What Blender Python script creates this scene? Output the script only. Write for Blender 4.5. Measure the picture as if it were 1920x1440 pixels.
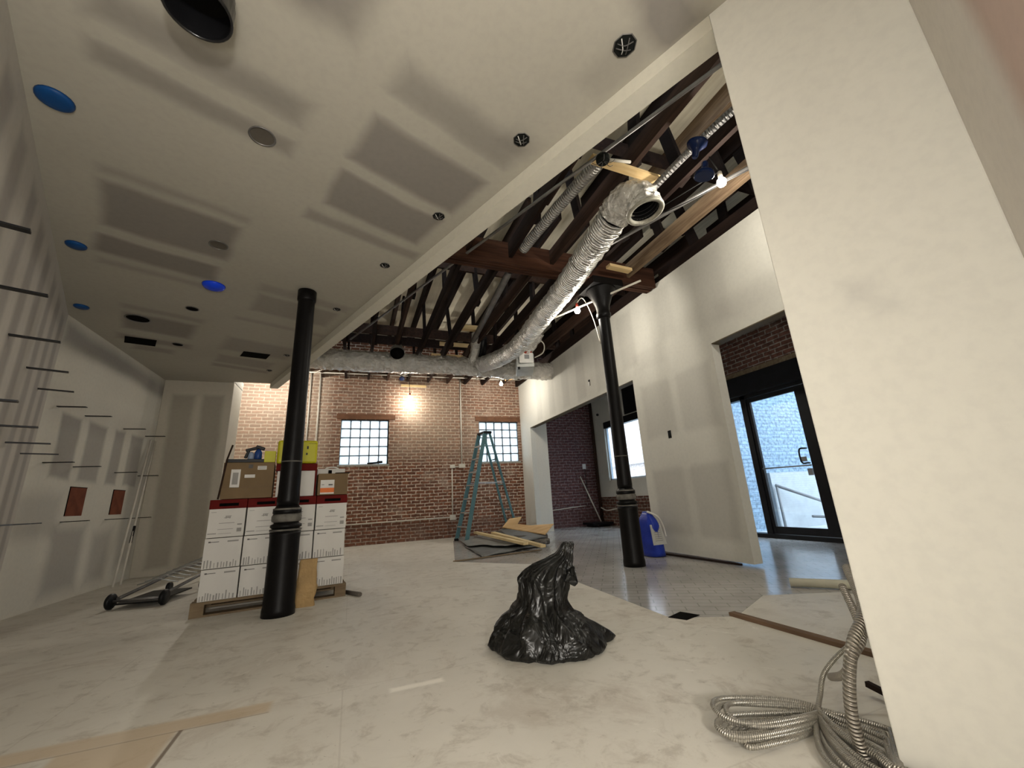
import bpy, bmesh, math, random
from mathutils import Vector, Matrix, noise
random.seed(7)
S=bpy.context.scene; COL=S.collection
for o in list(bpy.data.objects): bpy.data.objects.remove(o)
PI=math.pi
# ---------------------------------------------------------------- camera
EYE=0.85
RX=Vector((0.93387614,-0.3536409,-0.05304218)); UX=Vector((-0.0475213,-0.26974477,0.96175854)); FX=Vector((0.35442501,0.89564271,0.26871368))
cd=bpy.data.cameras.new('camera'); cam=bpy.data.objects.new('camera',cd); COL.objects.link(cam)
cd.sensor_fit='HORIZONTAL'; cd.sensor_width=36.0; cd.lens=759.67/1920*36.0; cd.clip_start=.02; cd.clip_end=200
m=Matrix((RX,UX,-FX)).transposed().to_4x4(); m.translation=Vector((0,0,EYE)); cam.matrix_world=m
S.camera=cam
# ---------------------------------------------------------------- world, exposure
S.view_settings.view_transform='Standard'; S.view_settings.look='None'; S.view_settings.gamma=1; S.view_settings.use_curve_mapping=False
S.view_settings.exposure=0.28
W=bpy.data.worlds.new('sky'); S.world=W; W.use_nodes=True
wb=W.node_tree.nodes['Background']; wb.inputs[0].default_value=(.72,.86,1.0,1); wb.inputs[1].default_value=8.0
# direction A: the dropped ceiling and the near left wall stand turned from the room
ANG=0.39627599569; CA,SA=math.cos(ANG),math.sin(ANG)
def st(s,t,z=0.0): return Vector((CA*s-SA*t, SA*s+CA*t, z))
def lamp(name,loc,power,color=(1,.94,.84),r=.05):
    l=bpy.data.lights.new(name,'POINT'); l.energy=power; l.color=color; l.shadow_soft_size=r
    o=bpy.data.objects.new(name,l); COL.objects.link(o); o.location=loc; return o
BULBS=[((3.04,2.16,3.55),36),((2.93,4.66,3.42),34),((3.22,8.85,3.50),46),((1.19,9.8,3.32),24),((-1.85,9.1,3.62),85)]
lamp('unseen_lamp_behind_camera',st(-.35,-1.3,1.15),165,(1,.965,.91),.15)
lamp('fill_lamp_beside_camera',st(-.42,-.12,.95),42,(1,.965,.91),.15)  # extra unseen lamp, added to light the return wall
lamp('unseen_lamp_behind_camera',st(.6,-3.0,2.1),40,(1,.965,.91),.2)  # second unseen lamp, added as fill
# ---------------------------------------------------------------- node helpers
def L(nt,a,b): nt.links.new(a,b)
def N(nt,t,**k):
    n=nt.nodes.new(t)
    for a,b in k.items(): setattr(n,a,b)
    return n
def mat(name):
    m=bpy.data.materials.new(name); m.use_nodes=True
    return m,m.node_tree,m.node_tree.nodes['Principled BSDF']
def rgb(c): return (c[0],c[1],c[2],1)
def mixc(nt,fac,a,b,mode='MIX'):
    n=N(nt,'ShaderNodeMix',data_type='RGBA',blend_type=mode)
    for i,v in ((0,fac),(6,a),(7,b)):
        if hasattr(v,'links') or hasattr(v,'is_linked'): L(nt,v,n.inputs[i])
        elif i==0: n.inputs[0].default_value=v
        else: n.inputs[i].default_value=rgb(v)
    return n.outputs[2]
def math_(nt,op,a,b=None,c=None,clamp=False):
    n=N(nt,'ShaderNodeMath',operation=op,use_clamp=clamp)
    for i,v in enumerate((a,b,c)):
        if v is None: continue
        if hasattr(v,'is_linked'): L(nt,v,n.inputs[i])
        else: n.inputs[i].default_value=v
    return n.outputs[0]
def pos(nt): return N(nt,'ShaderNodeNewGeometry').outputs['Position']
def dot(nt,P,v):
    n=N(nt,'ShaderNodeVectorMath',operation='DOT_PRODUCT'); L(nt,P,n.inputs[0]); n.inputs[1].default_value=v; return n.outputs['Value']
def comb(nt,u,v,w=0.0):
    n=N(nt,'ShaderNodeCombineXYZ')
    for i,x in enumerate((u,v,w)):
        if hasattr(x,'is_linked'): L(nt,x,n.inputs[i])
        else: n.inputs[i].default_value=x
    return n.outputs[0]
def noi(nt,vec,scale,detail=4,rough=.55,dist=0):
    n=N(nt,'ShaderNodeTexNoise'); n.inputs['Scale'].default_value=scale; n.inputs['Detail'].default_value=detail
    n.inputs['Roughness'].default_value=rough; n.inputs['Distortion'].default_value=dist
    if vec is not None: L(nt,vec,n.inputs['Vector'])
    return n.outputs['Fac']
def ramp(nt,fac,a,b,smooth=True):
    n=N(nt,'ShaderNodeMapRange',interpolation_type='SMOOTHSTEP' if smooth else 'LINEAR')
    L(nt,fac,n.inputs[0]); n.inputs[1].default_value=a; n.inputs[2].default_value=b; return n.outputs[0]
def boxmask(nt,uv,u0,u1,v0,v1,soft):
    s=N(nt,'ShaderNodeVectorMath',operation='SUBTRACT'); L(nt,uv,s.inputs[0]); s.inputs[1].default_value=((u0+u1)/2,(v0+v1)/2,0)
    a=N(nt,'ShaderNodeVectorMath',operation='ABSOLUTE'); L(nt,s.outputs[0],a.inputs[0])
    b=N(nt,'ShaderNodeVectorMath',operation='SUBTRACT'); L(nt,a.outputs[0],b.inputs[0]); b.inputs[1].default_value=((u1-u0)/2,(v1-v0)/2,0)
    x=N(nt,'ShaderNodeSeparateXYZ'); L(nt,b.outputs[0],x.inputs[0])
    return ramp(nt,math_(nt,'MAXIMUM',x.outputs[0],x.outputs[1]),soft/2,-soft/2)
def bump(nt,b,h,strength=.3,dist=.01):
    n=N(nt,'ShaderNodeBump'); n.inputs['Strength'].default_value=strength; n.inputs['Distance'].default_value=dist
    L(nt,h,n.inputs['Height']); L(nt,n.outputs[0],b.inputs['Normal'])
MUD=(.60,.56,.475); PAPER=(.40,.365,.325)
def drywall(name,U,V,patches,mud=MUD,paper=PAPER,rough=.85):
    """joint compound over bare drywall: patches=(u0,u1,v0,v1,soft,amount)  amount>0 bare paper, <0 fresh compound"""
    m,nt,b=mat(name); P=pos(nt); uv0=comb(nt,dot(nt,P,U),dot(nt,P,V))
    w=N(nt,'ShaderNodeTexNoise'); w.inputs['Scale'].default_value=1.7; w.inputs['Detail'].default_value=3; L(nt,P,w.inputs['Vector'])
    ws=N(nt,'ShaderNodeVectorMath',operation='SUBTRACT'); L(nt,w.outputs['Color'],ws.inputs[0]); ws.inputs[1].default_value=(.5,.5,.5)
    wm=N(nt,'ShaderNodeVectorMath',operation='SCALE'); L(nt,ws.outputs[0],wm.inputs[0]); wm.inputs['Scale'].default_value=.10
    wa=N(nt,'ShaderNodeVectorMath',operation='ADD'); L(nt,uv0,wa.inputs[0]); L(nt,wm.outputs[0],wa.inputs[1])
    mm=N(nt,'ShaderNodeVectorMath',operation='MULTIPLY'); L(nt,wa.outputs[0],mm.inputs[0]); mm.inputs[1].default_value=(1,1,0)
    uv=mm.outputs[0]; acc=None
    for u0,u1,v0,v1,soft,amt in patches:
        k=math_(nt,'MULTIPLY',boxmask(nt,uv,u0,u1,v0,v1,soft),amt)
        acc=k if acc is None else math_(nt,'ADD',acc,k)
    base=mixc(nt,ramp(nt,noi(nt,P,.8,3),.3,.7),mud,tuple(c*.93 for c in mud))
    if acc is not None: base=mixc(nt,math_(nt,'MINIMUM',math_(nt,'MAXIMUM',acc,0.0),1.0),base,paper)
    fine=mixc(nt,ramp(nt,noi(nt,P,26,3),.35,.75),(1,1,1),(.95,.95,.955)); base=mixc(nt,1.0,base,fine,'MULTIPLY')
    L(nt,base,b.inputs['Base Color']); b.inputs['Roughness'].default_value=rough; b.inputs['Specular IOR Level'].default_value=.25
    bump(nt,b,noi(nt,P,9,3),.08,.01); return m
def plain(name,c,rough=.6,metal=0,var=.12,scale=6,bs=0,spec=.22,coat=0):
    m,nt,b=mat(name); P=N(nt,'ShaderNodeTexCoord').outputs['Object']
    n=ramp(nt,noi(nt,P,scale,4),.3,.7)
    L(nt,mixc(nt,n,c,tuple(x*(1-var) for x in c)),b.inputs['Base Color'])
    b.inputs['Roughness'].default_value=rough; b.inputs['Metallic'].default_value=metal; b.inputs['Specular IOR Level'].default_value=spec
    if bs: bump(nt,b,noi(nt,P,scale*3,4),bs,.01)
    return m
def brickmat(name,U,V,c1,c2,mortar,patches=(),width=.215,row=.0745,ms=.011,blotch=.5,blc=(.50,.40,.32)):
    m,nt,b=mat(name); P=pos(nt); uv=comb(nt,dot(nt,P,U),dot(nt,P,V))
    wob=N(nt,'ShaderNodeTexNoise'); wob.inputs['Scale'].default_value=5; L(nt,uv,wob.inputs['Vector'])
    ws=N(nt,'ShaderNodeVectorMath',operation='SUBTRACT'); L(nt,wob.outputs['Color'],ws.inputs[0]); ws.inputs[1].default_value=(.5,.5,.5)
    wm=N(nt,'ShaderNodeVectorMath',operation='MULTIPLY'); L(nt,ws.outputs[0],wm.inputs[0]); wm.inputs[1].default_value=(.045,.03,0)
    wa=N(nt,'ShaderNodeVectorMath',operation='ADD'); L(nt,uv,wa.inputs[0]); L(nt,wm.outputs[0],wa.inputs[1])
    t=N(nt,'ShaderNodeTexBrick'); L(nt,wa.outputs[0],t.inputs['Vector'])
    for k,v in (('Scale',1.0),('Mortar Size',ms),('Mortar Smooth',.35),('Bias',0.0),('Brick Width',width),('Row Height',row)): t.inputs[k].default_value=v
    t.inputs['Color1'].default_value=rgb(c1); t.inputs['Color2'].default_value=rgb(c2); t.inputs['Mortar'].default_value=rgb(mortar)
    base=mixc(nt,math_(nt,'MULTIPLY',ramp(nt,noi(nt,uv,14,4),.40,.66),.7),t.outputs[0],tuple(x*.35 for x in c1))
    base=mixc(nt,math_(nt,'MULTIPLY',ramp(nt,noi(nt,uv,1.1,5,.65),.5,.75),blotch),base,blc)
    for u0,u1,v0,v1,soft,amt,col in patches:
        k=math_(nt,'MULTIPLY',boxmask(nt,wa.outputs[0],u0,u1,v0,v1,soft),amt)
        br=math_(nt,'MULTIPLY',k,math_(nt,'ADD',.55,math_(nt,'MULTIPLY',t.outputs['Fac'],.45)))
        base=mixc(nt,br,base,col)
    L(nt,base,b.inputs['Base Color']); b.inputs['Roughness'].default_value=.9; b.inputs['Specular IOR Level'].default_value=.15
    h=math_(nt,'SUBTRACT',math_(nt,'MULTIPLY',noi(nt,uv,40,3),.35),t.outputs['Fac']); bump(nt,b,h,.7,.012); return m
def wood(name,c,c2,rough=.7,along=(0,1,0),scale=1.0):
    m,nt,b=mat(name); P=N(nt,'ShaderNodeTexCoord').outputs['Object']
    mp=N(nt,'ShaderNodeMapping'); L(nt,P,mp.inputs['Vector']); mp.inputs['Scale'].default_value=tuple(1.5*scale if a else 22*scale for a in along)
    n=ramp(nt,noi(nt,mp.outputs[0],1.0,5,.6,.4),.3,.72); n2=ramp(nt,noi(nt,P,1.3,3),.35,.7)
    base=mixc(nt,n,c,c2); base=mixc(nt,math_(nt,'MULTIPLY',n2,.45),base,tuple(x*.6 for x in c2))
    L(nt,base,b.inputs['Base Color']); b.inputs['Roughness'].default_value=rough; b.inputs['Specular IOR Level'].default_value=.12; bump(nt,b,n,.25,.004); return m
def foilmat(name,c=(.70,.68,.62),rough=.28,sc=22,st_=.9,ribs=0):
    m,nt,b=mat(name); tc=N(nt,'ShaderNodeTexCoord'); P=tc.outputs['Object']
    v=N(nt,'ShaderNodeTexVoronoi',feature='F1'); v.inputs['Scale'].default_value=sc; L(nt,P,v.inputs['Vector'])
    h=math_(nt,'ADD',v.outputs['Distance'],noi(nt,P,sc*1.7,5,.7,1.2))
    if ribs:
        x=N(nt,'ShaderNodeSeparateXYZ'); L(nt,tc.outputs['UV'],x.inputs[0])
        s=math_(nt,'SINE',math_(nt,'MULTIPLY',math_(nt,'ADD',x.outputs[1],math_(nt,'MULTIPLY',noi(nt,P,9,2),.02)),2*PI/ribs)); h=math_(nt,'ADD',math_(nt,'MULTIPLY',h,.6),math_(nt,'MULTIPLY',s,.45))
    L(nt,mixc(nt,ramp(nt,noi(nt,P,5,4),.35,.7),c,tuple(x*.75 for x in c)),b.inputs['Base Color'])
    b.inputs['Metallic'].default_value=.7; b.inputs['Roughness'].default_value=rough; bump(nt,b,h,st_,.03); return m
def emis(name,c,s):
    m,nt,b=mat(name); b.inputs['Base Color'].default_value=rgb(c); b.inputs['Emission Color'].default_value=rgb(c); b.inputs['Emission Strength'].default_value=s; return m
# ---------------------------------------------------------------- mesh helpers
class B:
    def __init__(s): s.b=bmesh.new(); s.uv=s.b.loops.layers.uv.new('UVMap')
    def face(s,pts):
        try: return s.b.faces.new([s.b.verts.new(p) for p in pts])
        except ValueError: return None
    def hull8(s,c,skip=()):
        v=[s.b.verts.new(p) for p in c]
        for i,f in enumerate(((0,3,2,1),(4,5,6,7),(0,1,5,4),(1,2,6,5),(2,3,7,6),(3,0,4,7))):
            if i not in skip: s.b.faces.new([v[j] for j in f])
        return s
    def box(s,x0,y0,z0,x1,y1,z1):
        return s.hull8([(x0,y0,z0),(x1,y0,z0),(x1,y1,z0),(x0,y1,z0),(x0,y0,z1),(x1,y0,z1),(x1,y1,z1),(x0,y1,z1)])
    def obox(s,c,dims,M=None):
        dx,dy,dz=[d/2 for d in dims]; c=Vector(c); M=M or Matrix.Identity(3)
        return s.hull8([c+M@Vector(p) for p in ((-dx,-dy,-dz),(dx,-dy,-dz),(dx,dy,-dz),(-dx,dy,-dz),(-dx,-dy,dz),(dx,-dy,dz),(dx,dy,dz),(-dx,dy,dz))])
    def bar(s,a,b,w,h,up=(0,0,1)):
        a,b=Vector(a),Vector(b); d=(b-a); ln=d.length; y=d.normalized(); u=Vector(up)
        if abs(y.dot(u))>.99: u=Vector((1,0,0))
        x=y.cross(u).normalized(); z=x.cross(y)
        return s.obox((a+b)/2,(w,ln,h),Matrix((x,y,z)).transposed())
    def prism(s,poly,z0,z1):
        n=len(poly); lo=[s.b.verts.new((p[0],p[1],z0)) for p in poly]; hi=[s.b.verts.new((p[0],p[1],z1)) for p in poly]
        s.b.faces.new(lo[::-1]); s.b.faces.new(hi)
        for i in range(n): s.b.faces.new((lo[i],lo[(i+1)%n],hi[(i+1)%n],hi[i]))
        return s
    def slab(s,top,th):
        """closed plate under a 3-D polygon"""
        n=len(top); hi=[s.b.verts.new(p) for p in top]; lo=[s.b.verts.new(Vector(p)-Vector((0,0,th))) for p in top]
        s.b.faces.new(hi); s.b.faces.new(lo[::-1])
        for i in range(n): s.b.faces.new((lo[i],lo[(i+1)%n],hi[(i+1)%n],hi[i]))
        return s
    def tube(s,path,r,seg=12,caps=True,crk=0):
        P=[Vector(p) for p in path]; n=len(P); R=r if hasattr(r,'__len__') else [r]*n
        T=[(P[min(i+1,n-1)]-P[max(i-1,0)]).normalized() for i in range(n)]
        u=T[0].orthogonal().normalized(); rings=[]; ln=0; lens=[]
        for i in range(n):
            if i: ln+=(P[i]-P[i-1]).length
            lens.append(ln)
            u=(u-T[i]*u.dot(T[i]))
            u=u.normalized() if u.length>1e-6 else T[i].orthogonal().normalized()
            v=T[i].cross(u)
            rg=[]
            for k in range(seg):
                dv=u*math.cos(2*PI*k/seg)+v*math.sin(2*PI*k/seg); q=P[i]+dv*R[i]
                if crk: q+=dv*crk*(abs(noise.noise(q*9))*1.6+abs(noise.noise(q*22+Vector((3,1,2))))*.9-.55)
                rg.append(s.b.verts.new(q))
            rings.append(rg)
        for i in range(n-1):
            for k in range(seg):
                f=s.b.faces.new((rings[i][k],rings[i][(k+1)%seg],rings[i+1][(k+1)%seg],rings[i+1][k])); f.smooth=True
                for lp,(a,b) in zip(f.loops,((k,lens[i]),(k+1,lens[i]),(k+1,lens[i+1]),(k,lens[i+1]))): lp[s.uv].uv=(a/seg,b)
        if caps: s.b.faces.new(rings[0][::-1]); s.b.faces.new(rings[-1])
        return s
    def lathe(s,prof,c=(0,0,0),seg=28,M=None,smooth=True,caps=True):
        c=Vector(c); M=M or Matrix.Identity(3); rings=[]
        for r,z in prof: rings.append([s.b.verts.new(c+M@Vector((r*math.cos(2*PI*k/seg),r*math.sin(2*PI*k/seg),z))) for k in range(seg)])
        for i in range(len(rings)-1):
            for k in range(seg):
                f=s.b.faces.new((rings[i][k],rings[i][(k+1)%seg],rings[i+1][(k+1)%seg],rings[i+1][k])); f.smooth=smooth
        if caps and prof[0][0]>1e-4: s.b.faces.new(rings[0][::-1])
        if caps and prof[-1][0]>1e-4 and len(rings)>1: s.b.faces.new(rings[-1])
        return s
def smoothpath(pts,k=8):
    P=[Vector(p) for p in pts]; out=[]
    for i in range(len(P)-1):
        p0=P[max(i-1,0)];p1=P[i];p2=P[i+1];p3=P[min(i+2,len(P)-1)]
        for j in range(k):
            t=j/k; out.append(.5*((2*p1)+(p2-p0)*t+(2*p0-5*p1+4*p2-p3)*t*t+(3*p1-p0-3*p2+p3)*t**3))
    out.append(P[-1]); return out
ORG={}
def obj(name,g,m,parent=None,bevel=0,sub=0,label=None,merge=False):
    me=bpy.data.meshes.new(name); b=g.b
    if merge: bmesh.ops.remove_doubles(b,verts=b.verts,dist=1e-4)
    bmesh.ops.recalc_face_normals(b,faces=b.faces)
    o=bpy.data.objects.new(name,me)
    off=Vector((0,0,0)); p=parent
    while p is not None: off+=ORG.get(p.name,Vector((0,0,0))); p=p.parent
    if off.length: bmesh.ops.translate(b,verts=b.verts,vec=-off)
    b.to_mesh(me); b.free(); me.materials.append(m); COL.objects.link(o)
    if parent is not None: o.parent=parent
    if bevel:
        k=o.modifiers.new('bevel','BEVEL'); k.width=bevel; k.segments=2; k.limit_method='ANGLE'
    if sub:
        k=o.modifiers.new('sub','SUBSURF'); k.levels=sub; k.render_levels=sub
    if label: o['label']=label
    return o
def thing(name,label,cat,loc=(0,0,0),group=None,rot=0):
    o=bpy.data.objects.new(name,None); COL.objects.link(o); o.location=loc; o.rotation_euler=(0,0,rot); o.empty_display_size=.1
    if any(loc): ORG[o.name]=Vector(loc)
    tag(o,label,cat,group); return o
def tag(o,label,cat,group=None):
    o['label']=label; o['category']=cat
    if group: o['group']=group
    return o
def local(name,label,cat,group=None):      # a thing built round its own origin, placed later
    return thing(name,label,cat,(0,0,0),group)
def struct(o): o['kind']='structure'; return o
def copy_tree(src,parent=None):
    c=src.copy(); COL.objects.link(c); c.parent=parent
    for ch in list(src.children): copy_tree(ch,c)
    return c
def place(o,loc,rot=0): o.location=loc; o.rotation_euler=(0,0,rot); return o
# ---------------------------------------------------------------- materials
Uc=(CA,SA,0); Vc=(-SA,CA,0)
cp=[ # right strip of ceiling sheets
 (.78,1.62,1.42,1.64,.16,.75),(.70,1.72,1.66,1.76,.08,-.5),(.78,1.60,1.80,2.22,.10,1.0),(.70,1.62,2.22,2.32,.05,-.2),(.80,1.6,2.33,2.74,.08,.95),(.74,1.7,2.86,2.98,.08,.7),
 (.76,1.66,4.25,4.42,.12,.5),(.80,1.6,4.5,4.95,.1,.6),(.72,1.7,5.2,5.3,.08,.4),(.78,1.6,5.95,6.5,.15,.55),(.8,1.55,7.2,7.35,.08,.6),(.8,1.5,6.75,7.1,.1,.5),
 (-.40,.48,1.98,2.16,.14,.8),(-.38,.50,2.20,2.28,.06,-.3),(-.40,.50,2.30,2.44,.10,.8),(-.38,.45,3.26,3.34,.10,.6),(-.38,.42,3.43,4.02,.10,1.0),(-.46,.44,4.08,4.18,.08,-.4),(-.42,.40,4.16,4.5,.1,1.0),(-.40,.42,4.62,4.72,.1,.5),
 (-.24,.46,5.55,5.68,.1,.5),(-.22,.42,5.8,6.3,.12,.9),(-.26,.46,6.55,6.75,.12,.7),(-.1,.3,6.9,7.1,.1,.6),
 (.15,.52,1.2,1.50,.18,.9),(1.38,1.74,.28,.50,.16,1.0),(.9,1.3,.1,.3,.2,.6),(1.5,1.72,.35,.9,.12,.35),(1.44,1.7,1.3,1.48,.10,.25),
 (-.5,.3,.6,1.5,.3,.5)]
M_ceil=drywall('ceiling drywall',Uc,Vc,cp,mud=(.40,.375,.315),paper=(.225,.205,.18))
M_plain_dw=drywall('primed drywall',(0,1,0),(0,0,1),[(2.2,3.4,1.2,2.9,.3,.12)],mud=(.64,.61,.535))
rw=[(3.55,4.9,1.55,2.35,.12,.32),(3.55,4.9,.25,1.12,.12,.42),(4.15,4.28,.25,2.4,.09,-.25),(4.3,5.0,2.6,2.9,.1,.15),(2.3,3.3,2.7,3.0,.2,.2),
    (3.1,3.6,2.75,3.7,.15,.22),(4.0,4.35,2.9,3.7,.15,.22),(4.9,5.3,2.75,3.7,.12,.28),(5.7,6.1,2.6,3.7,.10,.25),(6.5,6.85,2.6,3.7,.10,.28),(7.2,7.5,2.6,3.7,.1,.22),(7.9,8.2,2.6,3.7,.1,.25),(8.6,8.9,2.6,3.7,.1,.22)]
M_rw=drywall('right wall drywall',(0,1,0),(0,0,1),rw,mud=(.63,.615,.55),paper=(.33,.315,.285))
lw=[(5.5,8.1,2.72,2.95,.18,.9),(5.5,8.1,1.9,2.25,.25,.2),(5.8,6.15,1.3,2.0,.08,.9),(6.3,6.7,1.3,2.0,.08,.8),(6.9,7.15,1.3,2.0,.08,.8),(7.35,7.7,1.3,2.0,.08,.8),(5.3,6.1,.7,1.15,.2,.5),(6.1,6.7,.1,.8,.2,.75),(6.9,7.3,.1,.7,.2,.65),(7.5,8.0,.2,1.8,.2,.5)]
M_lw=drywall('left wall drywall',(0,1,0),(0,0,1),lw,mud=(.58,.55,.47),paper=(.30,.28,.25))
lnw=[(t,t+.22,.1,2.9,.12,.8) for t in (1.6,2.1,2.55,3.0,3.5,3.95,4.4,4.9,5.35,5.8)]
M_lnw=drywall('near left wall drywall',Vc,(0,0,1),lnw,mud=(.54,.51,.455),paper=(.33,.305,.28))
M_box=drywall('boxed column drywall',(1,0,0),(0,0,1),[(-2.85,-2.55,.1,2.8,.10,.9),(-2.44,-2.14,.1,2.8,.10,.9)],mud=(.50,.46,.38),paper=(.33,.30,.245))
M_pier=drywall('pier drywall',Vc,(0,0,1),[(.02,.10,1.42,1.50,.08,.5),(-.02,.04,1.36,1.41,.06,.4)],mud=(.75,.735,.67),paper=(.55,.54,.51))
M_pier2=drywall('side wall drywall',Uc,(0,0,1),[(.5,1.27,1.50,3.3,.16,.9)],mud=(.74,.70,.65),paper=(.55,.41,.35))
BR1=(.25,.105,.06); BR2=(.14,.065,.045); MOR=(.62,.54,.44)
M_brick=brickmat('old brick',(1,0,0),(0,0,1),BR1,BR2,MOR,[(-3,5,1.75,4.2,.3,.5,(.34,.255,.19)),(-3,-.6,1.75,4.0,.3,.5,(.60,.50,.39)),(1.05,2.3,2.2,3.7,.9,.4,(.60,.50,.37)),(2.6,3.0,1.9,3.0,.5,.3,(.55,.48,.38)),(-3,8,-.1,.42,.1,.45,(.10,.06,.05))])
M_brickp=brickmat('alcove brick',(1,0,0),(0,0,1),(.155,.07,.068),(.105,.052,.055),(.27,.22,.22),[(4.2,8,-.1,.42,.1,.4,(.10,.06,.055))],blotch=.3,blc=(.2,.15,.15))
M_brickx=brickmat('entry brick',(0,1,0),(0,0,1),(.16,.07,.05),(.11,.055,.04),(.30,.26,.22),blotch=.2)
M_brickout=brickmat('alley brick',(0,1,0),(0,0,1),(.36,.27,.24),(.45,.37,.33),(.50,.48,.46),blotch=.6,blc=(.5,.47,.45))
M_brickblue=brickmat('painted blue brick',(1,0,0),(0,0,1),(.27,.36,.44),(.25,.34,.42),(.20,.28,.37),blotch=.1,blc=(.3,.38,.46))
def floormat():
    m,nt,b=mat('floor protection board'); P=pos(nt)
    base=mixc(nt,ramp(nt,noi(nt,P,.9,5,.6),.3,.7),(.64,.605,.53),(.55,.52,.45))
    base=mixc(nt,math_(nt,'MULTIPLY',ramp(nt,noi(nt,P,7,5,.7,.5),.50,.70),.55),base,(.34,.30,.24))
    base=mixc(nt,math_(nt,'MULTIPLY',ramp(nt,noi(nt,P,3.1,6,.75,1.2),.62,.70),.55),base,(.78,.75,.68))
    base=mixc(nt,math_(nt,'MULTIPLY',ramp(nt,noi(nt,P,1.7,7,.75,.8),.50,.66),.45),base,(.40,.345,.28))
    base=mixc(nt,math_(nt,'MULTIPLY',ramp(nt,noi(nt,P,28,5,.7,.3),.64,.72),.6),base,(.24,.20,.16))
    mp=N(nt,'ShaderNodeMapping'); L(nt,P,mp.inputs['Vector']); mp.inputs['Rotation'].default_value=(0,0,.25); mp.inputs['Scale'].default_value=(2.2,14,1)
    base=mixc(nt,math_(nt,'MULTIPLY',ramp(nt,noi(nt,mp.outputs[0],1.0,5,.7,.6),.66,.74),.5),base,(.80,.77,.69))
    br=N(nt,'ShaderNodeTexBrick'); L(nt,P,br.inputs['Vector']); br.inputs['Scale'].default_value=1
    for k,v in (('Brick Width',2.44),('Row Height',1.22),('Mortar Size',.004),('Mortar Smooth',.2)): br.inputs[k].default_value=v
    base=mixc(nt,math_(nt,'MULTIPLY',br.outputs['Fac'],.16),base,(.2,.16,.12))
    uv=comb(nt,dot(nt,P,(1,0,0)),dot(nt,P,(0,1,0)))
    for q in ((-1.25,-.30,2.36,2.47),(-1.0,-.63,1.7,2.36)): base=mixc(nt,math_(nt,'MULTIPLY',boxmask(nt,uv,*q,.035),.7),base,(.50,.38,.24))
    base=mixc(nt,math_(nt,'MULTIPLY',boxmask(nt,uv,-.62,-.605,1.2,2.36,.008),.8),base,(.12,.08,.05))
    base=mixc(nt,math_(nt,'MULTIPLY',boxmask(nt,uv,-1.25,-.30,2.352,2.36,.01),.5),base,(.16,.11,.07))
    base=mixc(nt,math_(nt,'MULTIPLY',boxmask(nt,uv,.21,.46,2.29,2.335,.03),.75),base,(.88,.84,.75))
    base=mixc(nt,math_(nt,'MULTIPLY',boxmask(nt,uv,.23,.34,2.19,2.25,.08),.5),base,(.66,.62,.54))
    L(nt,base,b.inputs['Base Color']); b.inputs['Roughness'].default_value=.55; b.inputs['Specular IOR Level'].default_value=.35
    bump(nt,b,noi(nt,P,18,4),.12,.006); return m
M_floor=floormat()
def stonemat():
    m,nt,b=mat('worn entry floor'); P=pos(nt)
    base=mixc(nt,ramp(nt,noi(nt,P,1.6,5,.6),.3,.7),(.50,.48,.455),(.36,.345,.33))
    base=mixc(nt,math_(nt,'MULTIPLY',ramp(nt,noi(nt,P,5,6,.75,1.),.62,.70),.6),base,(.46,.43,.39))
    br=N(nt,'ShaderNodeTexBrick'); mp=N(nt,'ShaderNodeMapping'); L(nt,P,mp.inputs['Vector']); mp.inputs['Rotation'].default_value=(0,0,.6); L(nt,mp.outputs[0],br.inputs['Vector']); br.inputs['Scale'].default_value=1
    for k,v in (('Brick Width',.21),('Row Height',.105),('Mortar Size',.006),('Mortar Smooth',.4)): br.inputs[k].default_value=v
    base=mixc(nt,math_(nt,'MULTIPLY',br.outputs['Fac'],.4),base,(.08,.075,.07))
    L(nt,base,b.inputs['Base Color']); b.inputs['Roughness'].default_value=.18; b.inputs['Specular IOR Level'].default_value=.9
    bump(nt,b,math_(nt,'SUBTRACT',noi(nt,P,12,4),math_(nt,'MULTIPLY',br.outputs['Fac'],.5)),.10,.005); return m
M_stone=stonemat()
M_joist=wood('old joist timber',(.026,.015,.011),(.013,.008,.007),.8)
M_post=wood('black timber post',(.018,.011,.009),(.010,.007,.006),.85)
M_joist2=wood('brown joist timber',(.055,.029,.019),(.026,.015,.011),.8)
M_girder=wood('girder timber',(.085,.036,.02),(.038,.017,.011),.75,(1,0,0))
M_deck=wood('roof deck boards',(.80,.75,.60),(.66,.60,.46),.85)
M_pine=wood('fresh pine',(.72,.54,.29),(.60,.42,.20),.65,(1,0,0))
M_pine_y=wood('fresh pine boards',(.76,.62,.36),(.64,.48,.25),.65,(0,1,0))
M_ply=wood('plywood',(.74,.52,.27),(.58,.36,.16),.6,(1,0,0),.5)
M_pallet=wood('pallet wood',(.24,.18,.11),(.15,.105,.065),.8,(1,0,0))
M_foil=foilmat('crinkled foil',(.84,.81,.75),.27,14,1.0)
M_foilr=foilmat('ribbed foil duct',(.78,.76,.71),.30,26,.9,.035)
M_flexr=foilmat('flexible foil duct',(.52,.50,.46),.4,40,.8,.03)
M_galv=plain('galvanised steel',(.42,.43,.41),.42,.8,.2,5)
M_black=plain('black metal',(.012,.012,.013),.4,.2,.3,8)
M_blackgloss=plain('black plastic collar',(.008,.008,.009),.2,0,.2,8,spec=.5)
M_dark=plain('dark cavity',(.004,.0035,.003),.95,spec=.05)
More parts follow.
